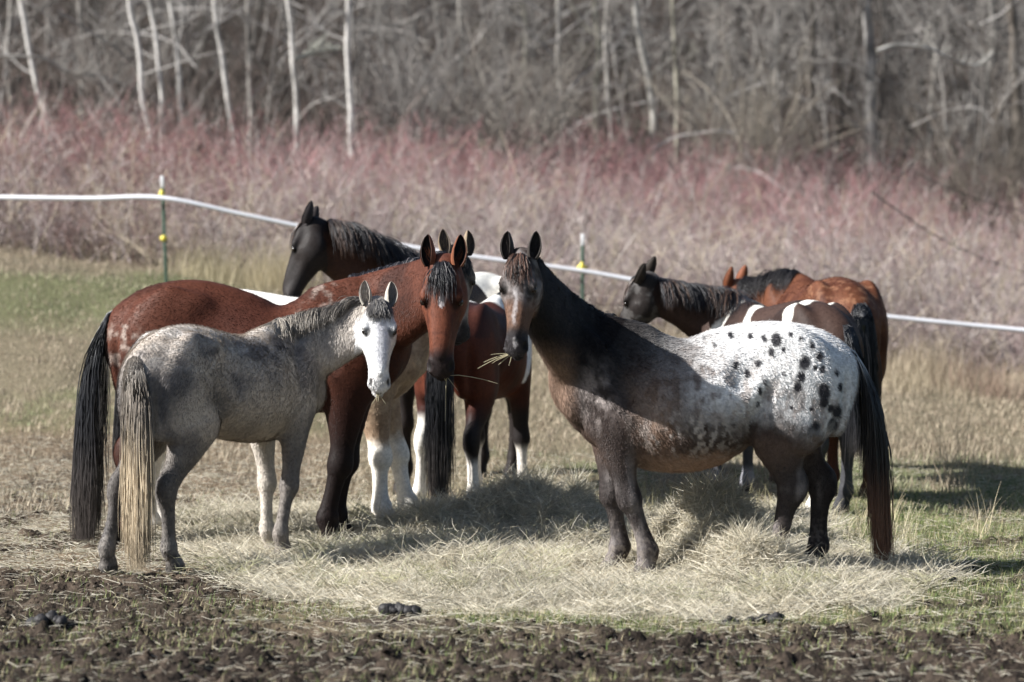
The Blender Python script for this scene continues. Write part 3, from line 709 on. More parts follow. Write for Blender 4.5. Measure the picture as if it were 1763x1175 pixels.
def coat_appa(c):
    P_, H, lab = c.P, c.H, c.lab; wt, wn, wh, wl = c.w
    n = pn(c, 3.5, 1); n3 = pn(c, 26, 2, 3, (1, 1, .6)); nf = pn(c, 60, 3, 2)
    dark = mix(np.array([.040, .029, .026])[None], (.075, .048, .037), sst(.4, .65, n))
    dark = mix(dark, (.010, .008, .008), sst(1.05, 1.35, P_[:, 2]+.15*(P_[:, 0]-.35))*sst(.0, .25, P_[:, 0])*.93)
    dark = mix(dark, (.010, .008, .008), wn*.93*sst(1.0, 1.3, P_[:, 2]+.3*(.8-P_[:, 0])))
    # frosted shoulder and flank
    sh = np.exp(-((P_[:, 0]-.62)/.09)**2-((P_[:, 2]-1.06)/.16)**2)
    dark = mix(dark, (.38, .33, .31), sh*sst(.38, .7, n3)*.9)
    brown = np.array([.20, .125, .085])
    dark = mix(dark, brown, np.exp(-((P_[:, 0]-.30)/.13)**2-((P_[:, 2]-.96)/.20)**2)*.75*wt)
    dark = mix(dark, (.25, .165, .12), (1-wh)*sst(.70, .80, P_[:, 0])*(1-sst(1.2, 1.45, P_[:, 2]))*.6)
    # blanket
    xb = P_[:, 0]-.45*(P_[:, 2]-1.2)*0
    edge = xb*1.0+.30*(n-.5)+.16*(n3-.5)
    lw = .83-.12*sst(-.35, -.6, P_[:, 0]); w_ = (1-sst(-.10, .28, edge))*sst(0, .22, P_[:, 2]-lw+.22*(n3-.5)+.08*(n-.5))
    low = sst(.80, .98, P_[:, 2]+.3*(n3-.5))*np.exp(-((P_[:, 0]-.02)/.30)**2)*.35
    w_ = np.maximum(w_, low*(lab == 0))
    w_ = w_*(1-wn)*(1-wh)*(1-wl*(P_[:, 0] > 0))
    white = mix(np.array([.74, .73, .72])[None], (.33, .29, .27), np.clip(sst(.42, .66, n3)*(1-sst(1.05, 1.40, P_[:, 2]+.25*(-.2-P_[:, 0])))*.9+.35*sst(.6, .75, nf), 0, 1))
    col = mix(dark, white, w_)
    col = mix(col, (.26, .17, .125), wt*(1-sst(.68, .80, P_[:, 2]+.08*(n3-.5)))*.85)
    fr = np.exp(-((P_[:, 0]-.10)/.26)**2-((P_[:, 2]-.86)/.12)**2)*sst(.44, .62, pn(c, 45, 17, 2, (1, 1, .5))); col = mix(col, (.50, .46, .43), fr*wt*.75)
    # lower hindquarters brown grey
    hq = (P_[:, 0] < -.25)*(1-sst(.72, .90, P_[:, 2]+.2*(n3-.5)))
    col = mix(col, (.11, .075, .060), hq*.85)
    # spots
    rs = np.random.default_rng(5)
    best = np.full(len(P_), 9.)
    spots = [(-.36, 1.40, .034), (-.33, 1.33, .020), (-.40, 1.34, .015), (-.52, 1.26, .036), (-.50, 1.18, .028), (-.48, 1.12, .026), (-.26, 1.26, .020), (-.14, 1.25, .022), (-.20, 1.20, .018),
             (-.62, 1.10, .040), (-.62, 1.04, .030), (-.70, .98, .036), (-.68, .90, .036), (-.66, 1.00, .022), (-.58, .88, .034), (-.55, .86, .026), (-.50, .84, .032), (-.50, .78, .032), (-.44, .80, .030),
             (-.60, 1.30, .024), (-.56, 1.36, .016), (-.62, 1.22, .018), (-.58, 1.23, .016), (-.27, 1.10, .016), (-.26, 1.02, .017), (-.30, 1.15, .014), (-.33, .95, .018), (-.30, 1.40, .014), (-.22, 1.42, .016), (-.12, 1.42, .014),
             (-.45, 1.42, .014), (-.50, 1.40, .012), (-.40, .92, .014), (-.38, .86, .016), (-.45, 1.0, .012), (-.72, 1.12, .02), (-.70, 1.2, .014), (-.03, 1.36, .012), (.02, 1.40, .012), (-.55, 1.0, .013), (-.4, 1.2, .011)]
    wob = .022*(fbm(P_*14, 2, 11)[:, None]-.5)
    for (sx, sz, sr) in spots:
        d = np.sqrt(((P_[:, 0]-sx+wob[:, 0]))**2+((P_[:, 2]-sz+wob[:, 0])*.72)**2)/(sr*1.0)
        best = np.minimum(best, d)
    col = mix(col, (.018, .017, .022), (1-sst(.62, 1.2, best))*w_*(np.abs(P_[:, 1]) > .03)*.97)
    # legs
    lm = wl*(1-sst(.55, .85, P_[:, 2]))
    lc = mix(np.array([.030, .026, .026])[None], (.20, .18, .175), sst(.47, .66, pn(c, 9, 7, 3, (1, 1, .5)))*.8)
    lc = mix(lc, (.22, .19, .165), sst(.5, .6, nf)*(1-sst(.1, .42, P_[:, 2]))*.6)
    col = mix(col, lc, lm*.9)
    # head
    hd = sst(.35, .65, wh)
    nh = fbm(H*26, 3, 5)
    fc = mix(np.array([.050, .038, .034])[None], (.175, .155, .150), sst(.38, .66, nh)*(1-sst(.3, .45, H[:, 0])))
    fc = mix(fc, (.135, .072, .046), sst(.24, .34, H[:, 0])*(1-sst(.42, .48, H[:, 0]))*.85)
    fc = mix(fc, (.028, .025, .027), sst(.45, .50, H[:, 0]))
    blaze = (1-sst(.006, .016, np.abs(H[:, 2]+.01+.02*(fbm(H*18, 2, 9)-.5)*2)))*sst(.20, .24, H[:, 0])*(1-sst(.41, .45, H[:, 0]))*(H[:, 1] > .02)
    star = (1-sst(.6, 1.1, np.sqrt(((H[:, 0]-.135)/.045)**2+((H[:, 2]+.01)/.028)**2)))*(H[:, 1] > .02)
    snip = (1-sst(.6, 1.1, np.sqrt(((H[:, 0]-.535)/.035)**2+((H[:, 2]-.003)/.014)**2)))*(H[:, 1] > -.03)
    fc = mix(fc, (.55, .52, .52), np.maximum(blaze*.5, np.maximum(star*.35, snip*.6)))
    return mix(col, fc, hd)
def coat_buckskin(c):
    P_, H, lab = c.P, c.H, c.lab
    n = pn(c, 4, 1); n3 = pn(c, 18, 2)
    col = mix(np.array([.42, .31, .215])[None], (.29, .20, .135), sst(.4, .65, n3))
    col = mix(col, (.78, .75, .70), (P_[:, 0] < .15)*sst(.3, .4, n+.2)*.98)
    col = mix(col, (.74, .70, .64), (lab == 3)*(1-sst(.50, .62, P_[:, 2]+.15*(n3-.5))))
    hd = (lab == 2)*1.
    fc = mix(np.array([.27, .22, .18])[None], (.16, .13, .11), sst(.4, .6, fbm(H*14, 3, 4)))
    fc = mix(fc, (.03, .026, .028), sst(.44, .52, H[:, 0]))
    return mix(col, fc, hd)
def coat_black(c):
    P_, H, lab = c.P, c.H, c.lab
    n = pn(c, 4, 1)
    col = mix(np.array([.016, .012, .011])[None], (.055, .027, .018), sst(.45, .65, n)*(lab == 1)*.9)
    col = mix(col, (.80, .77, .70), (lab != 2)*(P_[:, 0] < -.05)*(P_[:, 2] > 1.0)*sst(.33, .38, n+.15))
    return mix(col, (.022, .019, .019), (lab == 2)*.8*sst(.25, .7, fbm(H*12, 3, 4)))
def coat_baypaint(c):
    P_, H, lab = c.P, c.H, c.lab
    n = pn(c, 3, 1); n3 = pn(c, 10, 2)
    col = mix(np.array([.080, .021, .011])[None], (.038, .011, .008), sst(.35, .6, n))
    col = mix(col, (.03, .012, .01), (P_[:, 2] > 1.25)*(lab == 0)*.6)
    wm = np.maximum(sst(.30, .36, P_[:, 0]+.1*(n3-.5))*(1-sst(.62, .7, P_[:, 0]))*(lab != 3), (lab == 1)*(P_[:, 2] > 1.3))
    wm = np.maximum(wm, 1-sst(.8, 1.2, np.sqrt(((P_[:, 0]+.28)/.10)**2+((P_[:, 1]+.02)/.05)**2)))
    col = mix(col, (.80, .78, .74), wm*(P_[:, 2] > .88))
    col = mix(col, (.015, .012, .012), (lab == 3)*(1-sst(.62, .78, P_[:, 2])))
    col = mix(col, (.62, .58, .53), (lab == 3)*(1-sst(.36, .46, P_[:, 2]+.1*(n3-.5))))
    col = mix(col, (.70, .67, .62), (c.leg == 5)*(1-sst(.62, .74, P_[:, 2])))
    return mix(col, (.06, .02, .014), (lab == 2)*.8)
def coat_darkpaint(c):
    P_, H, lab = c.P, c.H, c.lab
    n = pn(c, 3, 1); n3 = pn(c, 12, 2)
    col = mix(np.array([.048, .028, .022])[None], (.026, .016, .014), sst(.4, .6, n))
    def band(x0, wdt, sl, z0):
        xx = P_[:, 0]-x0-sl*(P_[:, 2]-1.4)+.05*(n3-.5); return (1-sst(wdt, wdt+.015, np.abs(xx)))*(P_[:, 2] > z0)
    wm = np.maximum.reduce([band(.44, .040, -.5, 1.1), band(.17, .035, .9, 1.15), band(-.42, .045, .25, 1.0)])*(lab != 2)
    col = mix(col, (.80, .78, .72), wm)
    col = mix(col, (.045, .045, .05), (lab == 3)*(1-sst(.7, .9, P_[:, 2])))
    col = mix(col, (.20, .20, .22), (lab == 3)*(P_[:, 0] > 0)*(1-sst(.2, .28, P_[:, 2]))*sst(.1, .14, P_[:, 2]))
    col = mix(col, (.72, .68, .62), (c.leg == 5)*(1-sst(.35, .42, P_[:, 2])))
    return mix(col, mix(np.array([.022, .018, .017])[None], (.075, .070, .068), sst(.45, .6, fbm(H*16, 3, 4))), (lab == 2)*1.)
def coat_chestnut(c):
    P_, H, lab = c.P, c.H, c.lab
    n = pn(c, 4, 1); n3 = pn(c, 30, 2)
    col = mix(np.array([.105, .039, .020])[None], (.07, .024, .013), sst(.4, .65, n))
    col = mix(col, (.28, .14, .08), sst(.5, .7, n3)*sst(1.1, 1.35, P_[:, 2])*(P_[:, 0] < -.3)*.5)
    col = mix(col, (.05, .018, .012), (lab == 3)*(1-sst(.6, .95, P_[:, 2]))*.8)
    return mix(col, (.20, .07, .035), (lab == 2)*.7)

def tail_blond(Pp, tz, r, cl):
    n = tz.shape[0]
    dk = np.array([.17, .145, .12]); bl = np.array([.50, .41, .29])
    a = r.random(n)[:, None]
    t = sst(.92, .62, tz+.15*(a-.5))
    t = 1-sst(.62, .95, tz+.2*(a-.5))
    c = mix(dk[None, None], bl, t); c = c*(.55+.7*r.random((n, 1, 1)))
    return c*np.where((tz < .25)[..., None], .8, 1)
def tail_appa(Pp, tz, r, cl):
    n = tz.shape[0]
    bk = np.array([.012, .011, .013]); rd = np.array([.16, .075, .045]); wt = np.array([.55, .54, .52])
    a = r.random((n, 1))
    c = mix(bk[None, None]*np.ones((n, tz.shape[1], 1)), rd, (1-sst(.35, .70, tz+.1*(a-.5)))*.85)
    return mix(c, wt, sst(1.16, 1.26, tz)*(a > .35))*(.7+.6*r.random((n, 1, 1)))
def tail_black(Pp, tz, r, cl):
    n = tz.shape[0]; k = np.array([.013, .014, .018]); b = np.array([.075, .062, .055])
    return mix(k[None, None]*np.ones((n, tz.shape[1], 1)), b, (1-sst(.15, .75, tz))*.7)*(.6+.9*r.random((n, 1, 1)))
def hair_gray(t, r, cl):
    n = len(t); d = np.array([.09, .085, .085]); l = np.array([.36, .32, .27])
    return mix(d, l, np.clip((1-t)*.9+(r.random(n)-.5)*.7, 0, 1))
def hair_blackbrown(t, r, cl):
    n = len(t); return mix(np.array([.015, .015, .019]), (.10, .055, .035), sst(.55, .75, cl+(r.random(n)-.5)*.3)*.8)*(.7+.6*r.random((n, 1)))
def hair_bay(t, r, cl):
    n = len(t); return mix(np.array([.014, .014, .018]), (.20, .18, .18), (r.random(n) > .86)*.8)*(.7+.6*r.random((n, 1)))
def hair_appa(t, r, cl):
    n = len(t); return mix(np.array([.012, .010, .011]), (.13, .070, .050), np.clip(sst(.85, 1., t), 0, 1)*(r.random(n) > .3))*(.7+.6*r.random((n, 1)))

D2 = math.radians
import os
ONLY = os.environ.get('ONLY')
def want(k): return (ONLY is None) or (str(k) in ONLY.split(','))
if want(1):
    H1 = make_horse('pony', 'small grey young horse in front at left with blond-ended tail and white face', .96, D2(56), (P(384, 965, 20.45)[0], 20.45),
        P(651, 524, 20.9), P(654, 683, 20.62), (.16, -1, .12), coat_gray, hs=.96, croup=.02, side=-1, mane=(.20, 2200), manecol=(hair_gray, 0), tail=(1.22, 3200, 0), tailf=tail_blond, lx=1.08,
        feet={'RH': (.02, .02), 'LH': (-.22, .10), 'RF': (-.20, 0), 'LF': (-.04, -.05)}, fur=(.024, 90000), seed=3, earcol=((.44, .41, .36), (.30, .27, .24)), foref=.15, hres=.0115, tailspread=.6, neck=(.25, .125, .165, .09), tailout=.02, tailfa=.15, tailside=-.22, legfat=1.25, forelock=450)
if want(2):
    H2 = make_horse('bay', 'big reddish bay horse with long black tail and small white star facing the camera', 1.12, D2(-1), (P(440, 940, 21.6)[0], 21.6),
        P(764, 455, 20.9), P(757, 652, 20.75), (-.12, -1, .10), coat_bay, hs=1.17, side=1, mane=(.17, 1400), manecol=(hair_bay, 0), tail=(1.30, 5000, 0), tailf=tail_black, lx=1.03, sway=.075, croup=.015,
        feet={'RF': (-.18, 0), 'LF': (-.14, 0), 'RH': (-.08, 0), 'LH': (-.16, 0)}, fur=(.016, 80000), seed=4, earcol=((.20, .075, .04), (.016, .013, .013)), foref=.25, forelock=300, hres=.012, neck=(.28, .13, .20, .095), tailspread=1.5, tailout=.10, tailfa=.45, legfat=1.4)
if want(3):
    H3 = make_horse('buckskin', 'tan and white horse hidden behind the big bay, with pale legs and grey-brown face', 1.08, D2(-3), (P(485, 925, 22.5)[0], 22.5),
        P(785, 436, 22.3), P(795, 600, 22.1), (.35, -1, .1), coat_buckskin, hs=1.0, side=1, mane=(.15, 500), tail=(.9, 300, 0),
        feet={'RF': (.04, 0), 'LF': (.20, 0), 'RH': (-.16, 0), 'LH': (-.12, 0)}, fur=(.022, 25000), seed=5, earcol=((.26, .20, .14), (.10, .08, .07)), hres=.014, lx=1.08, legfat=1.4, wx=1.1, belly=.03)
if want(4):
    H4 = make_horse('black', 'black horse at the back facing left with glossy mane over its neck', 1.08, D2(244), (P(790, 850, 25.7)[0], 25.7),
        P(534, 387, 24.6), P(487, 535, 24.5), (-.9, .25, .35), coat_black, hs=1.03, side=1, mane=(.36, 2600), manecol=(hair_blackbrown, 0), tail=(.9, 0, 0),
        fur=(.01, 0), seed=6, earcol=((.03, .025, .025), (.015, .014, .015)), hres=.015, forelock=120, neck=(.28, .13, .19, .09))
if want(5):
    H5 = make_horse('baypaint', 'dark bay and white paint horse standing tail-on in the middle behind the hay', 1.0, D2(74), (P(819, 885, 24.2)[0], 24.2),
        P(905, 480, 25.9), P(918, 610, 26.4), (.3, .9, .35), coat_baypaint, wx=1.12, side=-1, mane=(.2, 600), tail=(1.2, 1900, 0), tailf=tail_black,
        feet={'LF': (-.08, .0), 'LH': (0, .09), 'RH': (-.06, -.05), 'RF': (.02, -.05)}, fur=(.01, 8000), seed=7, hres=.014, tailspread=.65, tailout=.08, tailside=-.02)
if want(6):
    H6 = make_horse('appaloosa', 'dark roan horse with white dark-spotted rump standing side-on at right', 1.0, D2(182), (P(1216, 985, 19.78)[0], 19.78),
        P(897, 443, 19.08), P(887, 600, 18.92), (-.20, -1, .16), coat_appa, hs=.95, lx=1.06, belly=.168, side=-1, mane=(.19, 2400), manecol=(hair_appa, 0), tail=(1.22, 3800, 0), tailf=tail_appa,
        feet={'LF': (-.27, .04), 'RF': (-.10, .03), 'LH': (.27, 0, .02, .55), 'RH': (-.01, 0)}, sway=.048, croup=-.005, fur=(.018, 130000), seed=8, earcol=((.05, .042, .038), (.035, .030, .027)), foref=.17, forelock=450, hres=.0115, wx=1.05, neck=(.28, .13, .205, .10), tailspread=1.3, tailout=.26, tailfa=.45, legfat=1.4)
if want(7):
    H7 = make_horse('darkpaint', 'dark brown paint horse with white stripes on its back, behind the spotted horse', 1.0, D2(122), (P(1340, 875, 24.2)[0], 24.2),
        P(1110, 480, 24.6), P(1058, 606, 24.9), (-.85, .35, .35), coat_darkpaint, hs=1.0, side=1, mane=(.29, 2400), manecol=(hair_blackbrown, 0), tail=(.9, 500, 0), tailf=tail_black,
        feet={'LF': (0.04, 0)}, fur=(.012, 8000), seed=9, earcol=((.03, .024, .02), (.02, .018, .017)), hres=.014, forelock=60)
if want(8):
    H8 = make_horse('chestnut', 'reddish chestnut horse with its rump to the camera at the far right', 1.08, D2(103), (P(1416, 868, 25.5)[0], 25.5),
        P(1266, 492, 26.6), P(1225, 640, 26.8), (-.7, .6, .35), coat_chestnut, hs=1.03, side=1, mane=(.22, 900), manecol=((.03, .028, .03), .6), tail=(1.0, 700, 0), tailf=tail_black,
        fur=(.018, 16000), seed=10, earcol=((.17, .06, .03), (.05, .025, .02)), hres=.015, forelock=60, tailout=.02, tailfa=.1, wx=1.08)

# ---------------------------------------------------------------- hay, grass, mud
def normal_at(x, y, f, e=.03):
    dzx = (f(x+e, y)-f(x-e, y))/(2*e); dzy = (f(x, y+e)-f(x, y-e))/(2*e)
    return norm(np.stack([-dzx, -dzy, np.ones_like(x)], 1))
def strands_on(x, y, zf, n_, L, lift, pitch, rad, col, r, K=4, bend=.5, bag=None, N=None):
    z = zf(x, y)
    th = r.random(n_)*2*np.pi; ph = r.normal(0, pitch, n_)
    if N is None: N = np.tile([0, 0, 1.], (n_, 1))
    t1 = norm(np.cross(N, np.tile([0.3, 1, 0.], (n_, 1)))); t2 = np.cross(N, t1)
    d = t1*np.cos(th)[:, None]+t2*np.sin(th)[:, None]; d = norm(d+N*np.abs(ph)[:, None])
    cur = norm(r.normal(0, 1, (n_, 3)))*bend; cur[:, 2] -= .2
    pts = np.zeros((n_, K, 3)); p = np.stack([x, y, z+lift], 1)
    for k in range(K):
        pts[:, k] = p; p = p+d*(L/(K-1))[:, None]; d = norm(d+cur/(K-1))
    prof = np.ones(K); prof[-1] = .35
    rr = rad[:, None]*prof[None]
    v, q, c = tubes(pts, rr, 3, col); bag.add(v, q, c)
def straw_cols(n, r, dark=.0):
    a = r.random((n, 1)); b = r.random((n, 1))
    c = np.array([.88, .83, .70])*(1-a)+np.array([.58, .51, .38])*a
    c = c*(1-.3*(b > .8))+np.array([.90, .87, .78])*.3*(b > .8)
    g = (r.random((n, 1)) > .9)*.45
    c = c*(1-g)+np.array([.22, .24, .11])*g
    return c*(.75+.4*r.random((n, 1)))
def view_pts(n, y0, y1, r, pw=1.):
    y = y0+(y1-y0)*r.random(n)**pw; x = (r.random(n)-.5)*2*(y*.158+.15); return x, y
r = np.random.default_rng(21)
LOW = PILES[4:]
PA = PILES[0:2]; PB = PILES[2:4]
def ph_(L, x, y):
    h = 0*x
    for (cx, cy, rx, ry, hh) in L: h = h+hh*np.exp(-(((x-cx)/rx)**2+((y-cy)/ry)**2)*1.6)
    return h
def rough(x, y): return (n2(x, y, 3.2, 51)-.5)*1.3+(n2(x, y, 9, 52)-.5)*.7
low_z = ground_h
B_ = Bag()
x, y = view_pts(420000, 17.3, 24.2, r)
hm = hay_mask(x, y); keep = r.random(len(x)) < hm*.80*(1-.55*hollow(x, y)); x, y = x[keep], y[keep]; n_ = len(x)
print('hay strands', n_)
cl = n2(x, y, 4, 55)
strands_on(x, y, low_z, n_, .06+.16*r.random(n_), .002+.035*r.random(n_)**2+.03*np.clip(cl-.5, 0, 1), .38, .0008+.0012*r.random(n_), straw_cols(n_, r), r, bag=B_)
# matted tufts lying on top
nt_ = 420; x, y = view_pts(2600, 18.2, 23.4, r); k_ = r.random(len(x)) < hay_mask(x, y)**1.5*(hollow(x, y) < .1); x, y = x[k_][:nt_], y[k_][:nt_]; m_ = 70
sz_ = np.repeat(.05+.12*r.random(len(x)), m_); tx_ = np.repeat(x, m_)+r.normal(0, 1, len(x)*m_)*sz_*.6; ty_ = np.repeat(y, m_)+r.normal(0, 1, len(x)*m_)*sz_*.5; n_ = len(tx_)
tint = np.repeat(.62+.5*r.random((len(x), 1)), m_, 0)*np.repeat(np.where(r.random((len(x), 1)) > .75, [[.86, .90, .72]], [[1, 1, 1.]]), m_, 0)
strands_on(tx_, ty_, low_z, n_, .07+.13*r.random(n_), (.01+.06*r.random(n_))*(sz_/.1), .55, .0009+.0012*r.random(n_), straw_cols(n_, r)*tint, r, bend=1.1, bag=B_)
# sparse stalks outside
x, y = view_pts(95000, 15.2, 27.5, r); pr, pc = rowcol(x, y); keep = r.random(len(x)) < .35*(1-.6*mud_mask(x, y))+.65*(1-sst(450, 640, pc))*sst(740, 800, pr)*(1-sst(960, 1010, pr)); x, y = x[keep], y[keep]; n_ = len(x)
strands_on(x, y, low_z, n_, .03+.10*r.random(n_)**1.5, .004+.008*r.random(n_), .18, .0010+.0010*r.random(n_), straw_cols(n_, r)*.8, r, bag=B_)
tag(B_.build('loose_hay', M_blade), kind='stuff')
def pile(L, label, n_, seed, extra=0):
    rr = np.random.default_rng(seed)
    zf = lambda x, y: ground_h(x, y)+ph_(L, x, y)*(1+rough(x, y)*.9)
    cx = np.mean([p[0] for p in L]); cy = np.mean([p[1] for p in L])
    xs_ = np.linspace(cx-1.15, cx+1.15, 90); ys_ = np.linspace(cy-.95, cy+.95, 74); X_, Y_ = np.meshgrid(xs_, ys_); fx, fy = X_.ravel(), Y_.ravel()
    hgt = ph_(L, fx, fy)
    z = np.where(hgt > .012, zf(fx, fy)-.018, ground_h(fx, fy)-.12)
    ii = (np.arange(73)[:, None]*90+np.arange(89)[None]).ravel(); q = np.stack([ii, ii+1, ii+91, ii+90], 1)
    vm = (hgt > .008); q = q[vm[q].any(1)]
    root = Bag(); 
    root.add(np.stack([fx, fy, z], 1), q, mix(np.array([.17, .125, .075])[None], (.26, .20, .12), n2(fx, fy, 9, 57)))
    # strands
    k = 0; xs2 = []; ys2 = []
    while k < n_:
        a = cx+(rr.random(n_)-.5)*2.3; b = cy+(rr.random(n_)-.5)*1.9; m = rr.random(n_) < np.clip(ph_(L, a, b)/.10, 0, 1); xs2.append(a[m]); ys2.append(b[m]); k += m.sum()
    a = np.concatenate(xs2)[:n_]; b = np.concatenate(ys2)[:n_]
    N = normal_at(a, b, zf)
    strands_on(a, b, zf, n_, .08+.18*rr.random(n_), -.01+.04*rr.random(n_)**1.5, 36e-2, .0009+.0012*rr.random(n_), straw_cols(n_, rr), rr, bag=root, N=N)
    o = root.build('hay_pile', M_blade); tag(o, label, 'hay pile', 'piles of hay on the ground'); return o
pile(PA, 'darker heap of hay in the middle, behind the forelegs of the spotted horse', 26000, 31)
pile(PB, 'bright heap of hay under the belly of the spotted horse', 27000, 32)
# green grass and dry grass
B_ = Bag()
def blades(x, y, zf, L, w_, col, r, lean=.35, K=4):
    n_ = len(x); z = zf(x, y)
    th = r.random(n_)*2*np.pi; d = norm(np.stack([np.cos(th)*lean*r.random(n_), np.sin(th)*lean*r.random(n_), np.ones(n_)], 1))
    bend = np.stack([np.cos(th), np.sin(th), -.3*np.ones(n_)], 1)*(.2+.7*r.random((n_, 1)))
    pts = np.zeros((n_, K, 3)); p = np.stack([x, y, z-.005], 1)
    for k in range(K):
        pts[:, k] = p; p = p+d*(L/(K-1))[:, None]; d = norm(d+bend/(K-1))
    sd = np.stack([-np.sin(th+r.normal(0, .5, n_)), np.cos(th), 0*th], 1)
    wd = w_[:, None]*np.linspace(1, .15, K)[None]
    v, q, c = ribbons(pts, wd, norm(sd), col); return v, q, c
x, y = view_pts(230000, 15.3, 25.5, r)
g = green_mask(x, y); keep = r.random(len(x)) < g*(1-.8*hay_mask(x, y))*(1-.7*mud_mask(x, y))*.75+.03+.14*sst(.5, .68, n2(x, y, 2.6, 66))*mud_mask(x, y); x, y = x[keep], y[keep]; n_ = len(x)
a = r.random((n_, 1)); gg = n2(x, y, 2.5, 61)[:, None]
col = (np.array([.13, .20, .055])*(1-a)+np.array([.26, .27, .12])*a)*(.7+.6*gg)
dry = (r.random((n_, 1)) > .62); col = np.where(dry, np.array([.42, .36, .22])*(.7+.5*r.random((n_, 1))), col)
print('grass near', n_)
B_.add(*blades(x, y, ground_h, .025+.045*r.random(n_), .0035+.002*r.random(n_), col, r, .8))
tag(B_.build('green_grass', M_blade), kind='stuff')
B_ = Bag()
x, y = view_pts(150000, 23.5, 37.5, r, .9)
g = green_mask(x, y); n_ = len(x); tall = n2(x, y, .9, 63); cl = n2(x, y, 3.5, 64)
keep = r.random(n_) < .35+.9*np.clip(cl-.3, 0, 1); x, y, g, tall, cl = x[keep], y[keep], g[keep], tall[keep], cl[keep]; n_ = len(x)
a = r.random((n_, 1)); tn = np.array([.44, .38, .28])*(1-a)+np.array([.27, .21, .155])*a
gr = np.array([.21, .235, .125])*(1-a)+np.array([.36, .35, .22])*a
m = (r.random(n_) < g*.85)[:, None]; col = np.where(m, gr, tn)*(.75+.5*cl[:, None])
edge = sst(30, 36, y)*sst(-1.5, 2.5, x)
Lh = (.02+.05*r.random(n_))*(1+1.0*sst(.5, .7, tall))*(1+.9*edge)*np.where(m[:, 0], .8, 1.)
B_.add(*blades(x, y, ground_h, Lh, .007+.005*r.random(n_), col, r, .7))
tag(B_.build('dry_grass', M_blade), kind='stuff')
# tall weeds standing at the right, and tufts at the field edge
B_ = Bag()
tx = np.array([P(1530, 800, d_)[0] for d_ in (22,)]); 
for (px_, d_, num, Lm_, c_) in [(1508, 23.2, 60, .34, (.50, .42, .27)), (1680, 22.4, 50, .36, (.48, .41, .28)), (1470, 22.2, 50, .28, (.5, .44, .3)), (1560, 21.6, 60, .28, (.5, .44, .3)), (1640, 25.5, 80, .8, (.40, .33, .24)), (1590, 33.5, 800, .55, (.40, .33, .24)), (1690, 33, 600, .42, (.34, .25, .19)), (1560, 32.5, 500, .35, (.46, .39, .28)), (470, 35.2, 900, .55, (.50, .43, .29)), (360, 35.5, 700, .5, (.48, .42, .28)), (1340, 33.5, 400, .4, (.40, .31, .23)), (1020, 24.6, 900, .22, (.45, .40, .24)), (960, 24, 900, .20, (.47, .42, .26)), (1150, 24.2, 600, .2, (.42, .38, .22)), (1240, 23.5, 900, .2, (.42, .38, .22)), (640, 23.5, 500, .1, (.45, .38, .25))]:
    cx = P(px_, 0, d_)[0]; sp = .22 if Lm_ > .4 else .35; sp = .08 if num < 100 else sp
    x = cx+r.normal(0, sp, num); y = d_+r.normal(0, .3, num)
    B_.add(*blades(x, y, ground_h, Lm_*(.3+.8*r.random(num)), .004+.003*r.random(num), np.array(c_)*(.6+.7*r.random((num, 1))), r, .55, 6))
tag(B_.build('tall_dry_grass', M_blade), kind='stuff')
# mud clods
def lumps(xs_, ys_, sz, col, r, zf, bag, flat=.7):
    th = np.linspace(0, np.pi, 8); ph = np.linspace(0, 2*np.pi, 11)[:-1]
    sph = np.array([[math.sin(a)*math.cos(b), math.sin(a)*math.sin(b), math.cos(a)] for a in th for b in ph])
    q0 = np.array([(i*10+j, i*10+(j+1) % 10, (i+1)*10+(j+1) % 10, (i+1)*10+j) for i in range(7) for j in range(10)])
    zs = zf(xs_, ys_); n_ = len(xs_)
    V = np.tile(sph[None], (n_, 1, 1))
    nz = fbm((V+r.random((n_, 1, 3))*50).reshape(-1, 3)*1.7, 3, 3).reshape(n_, -1)
    V = V*(.55+.95*nz)[..., None]*sz[:, None, None]*np.array([1, 1, flat])
    V += np.stack([xs_, ys_, zs+sz*.25], 1)[:, None]
    Q = (q0[None]+(np.arange(n_)*len(sph))[:, None, None]).reshape(-1, 4)
    bag.add(V.reshape(-1, 3), Q, np.repeat(col, len(sph), 0))
B_ = Bag()
x, y = view_pts(22000, 15.2, 25, r); k_ = r.random(len(x)) < mud_mask(x, y)*.8+.03; x, y = x[k_], y[k_]; n_ = len(x)
cc = np.array([.026, .020, .016])*(1-r.random((n_, 1)))+np.array([.085, .066, .050])*r.random((n_, 1))
lumps(x, y, .004+.017*r.random(n_)**4, cc, r, ground_h, B_, .55)
tag(B_.build('mud_clods', M_ground), kind='stuff')
M_dung = mat_attr('dung', .6, .006, 60, .35, .3, 40)
for (px_, py_, lab) in [(82, 1080, 'dark pile of manure in the mud at the lower left'), (1300, 1070, 'flat row of dark manure lumps just in front of the bright hay'), (1510, 955, 'small dark manure lump in the grass right of the spotted horse tail'), (690, 1058, 'dark broken manure pile in the mud below the hay, left of centre'), (1590, 1010, 'dark trampled manure heap on the grass at the right edge of the hay')]:
    d_ = F*CH/(py_-YH); cx = P(px_, py_, d_)[0]; B_ = Bag(); k = {82: 7, 1300: 8, 1510: 3, 690: 7, 1590: 9}[px_]
    wx_ = .04 if px_ in (1300, 1590) else .035
    xx = cx+(np.arange(k)-(k-1)/2)*.030*(1.3 if wx_ > .036 else .8)+r.normal(0, .004, k); yy = d_+r.normal(0, .018, k); B0 = Bag()
    lumps(xx, yy, .028+.016*r.random(k), np.tile([.022, .020, .021], (k, 1)), r, lambda a, b: ground_h(a, b)+.012, B0, .85)
    tag(B0.build('manure', M_dung), lab, 'manure', 'manure on the ground')
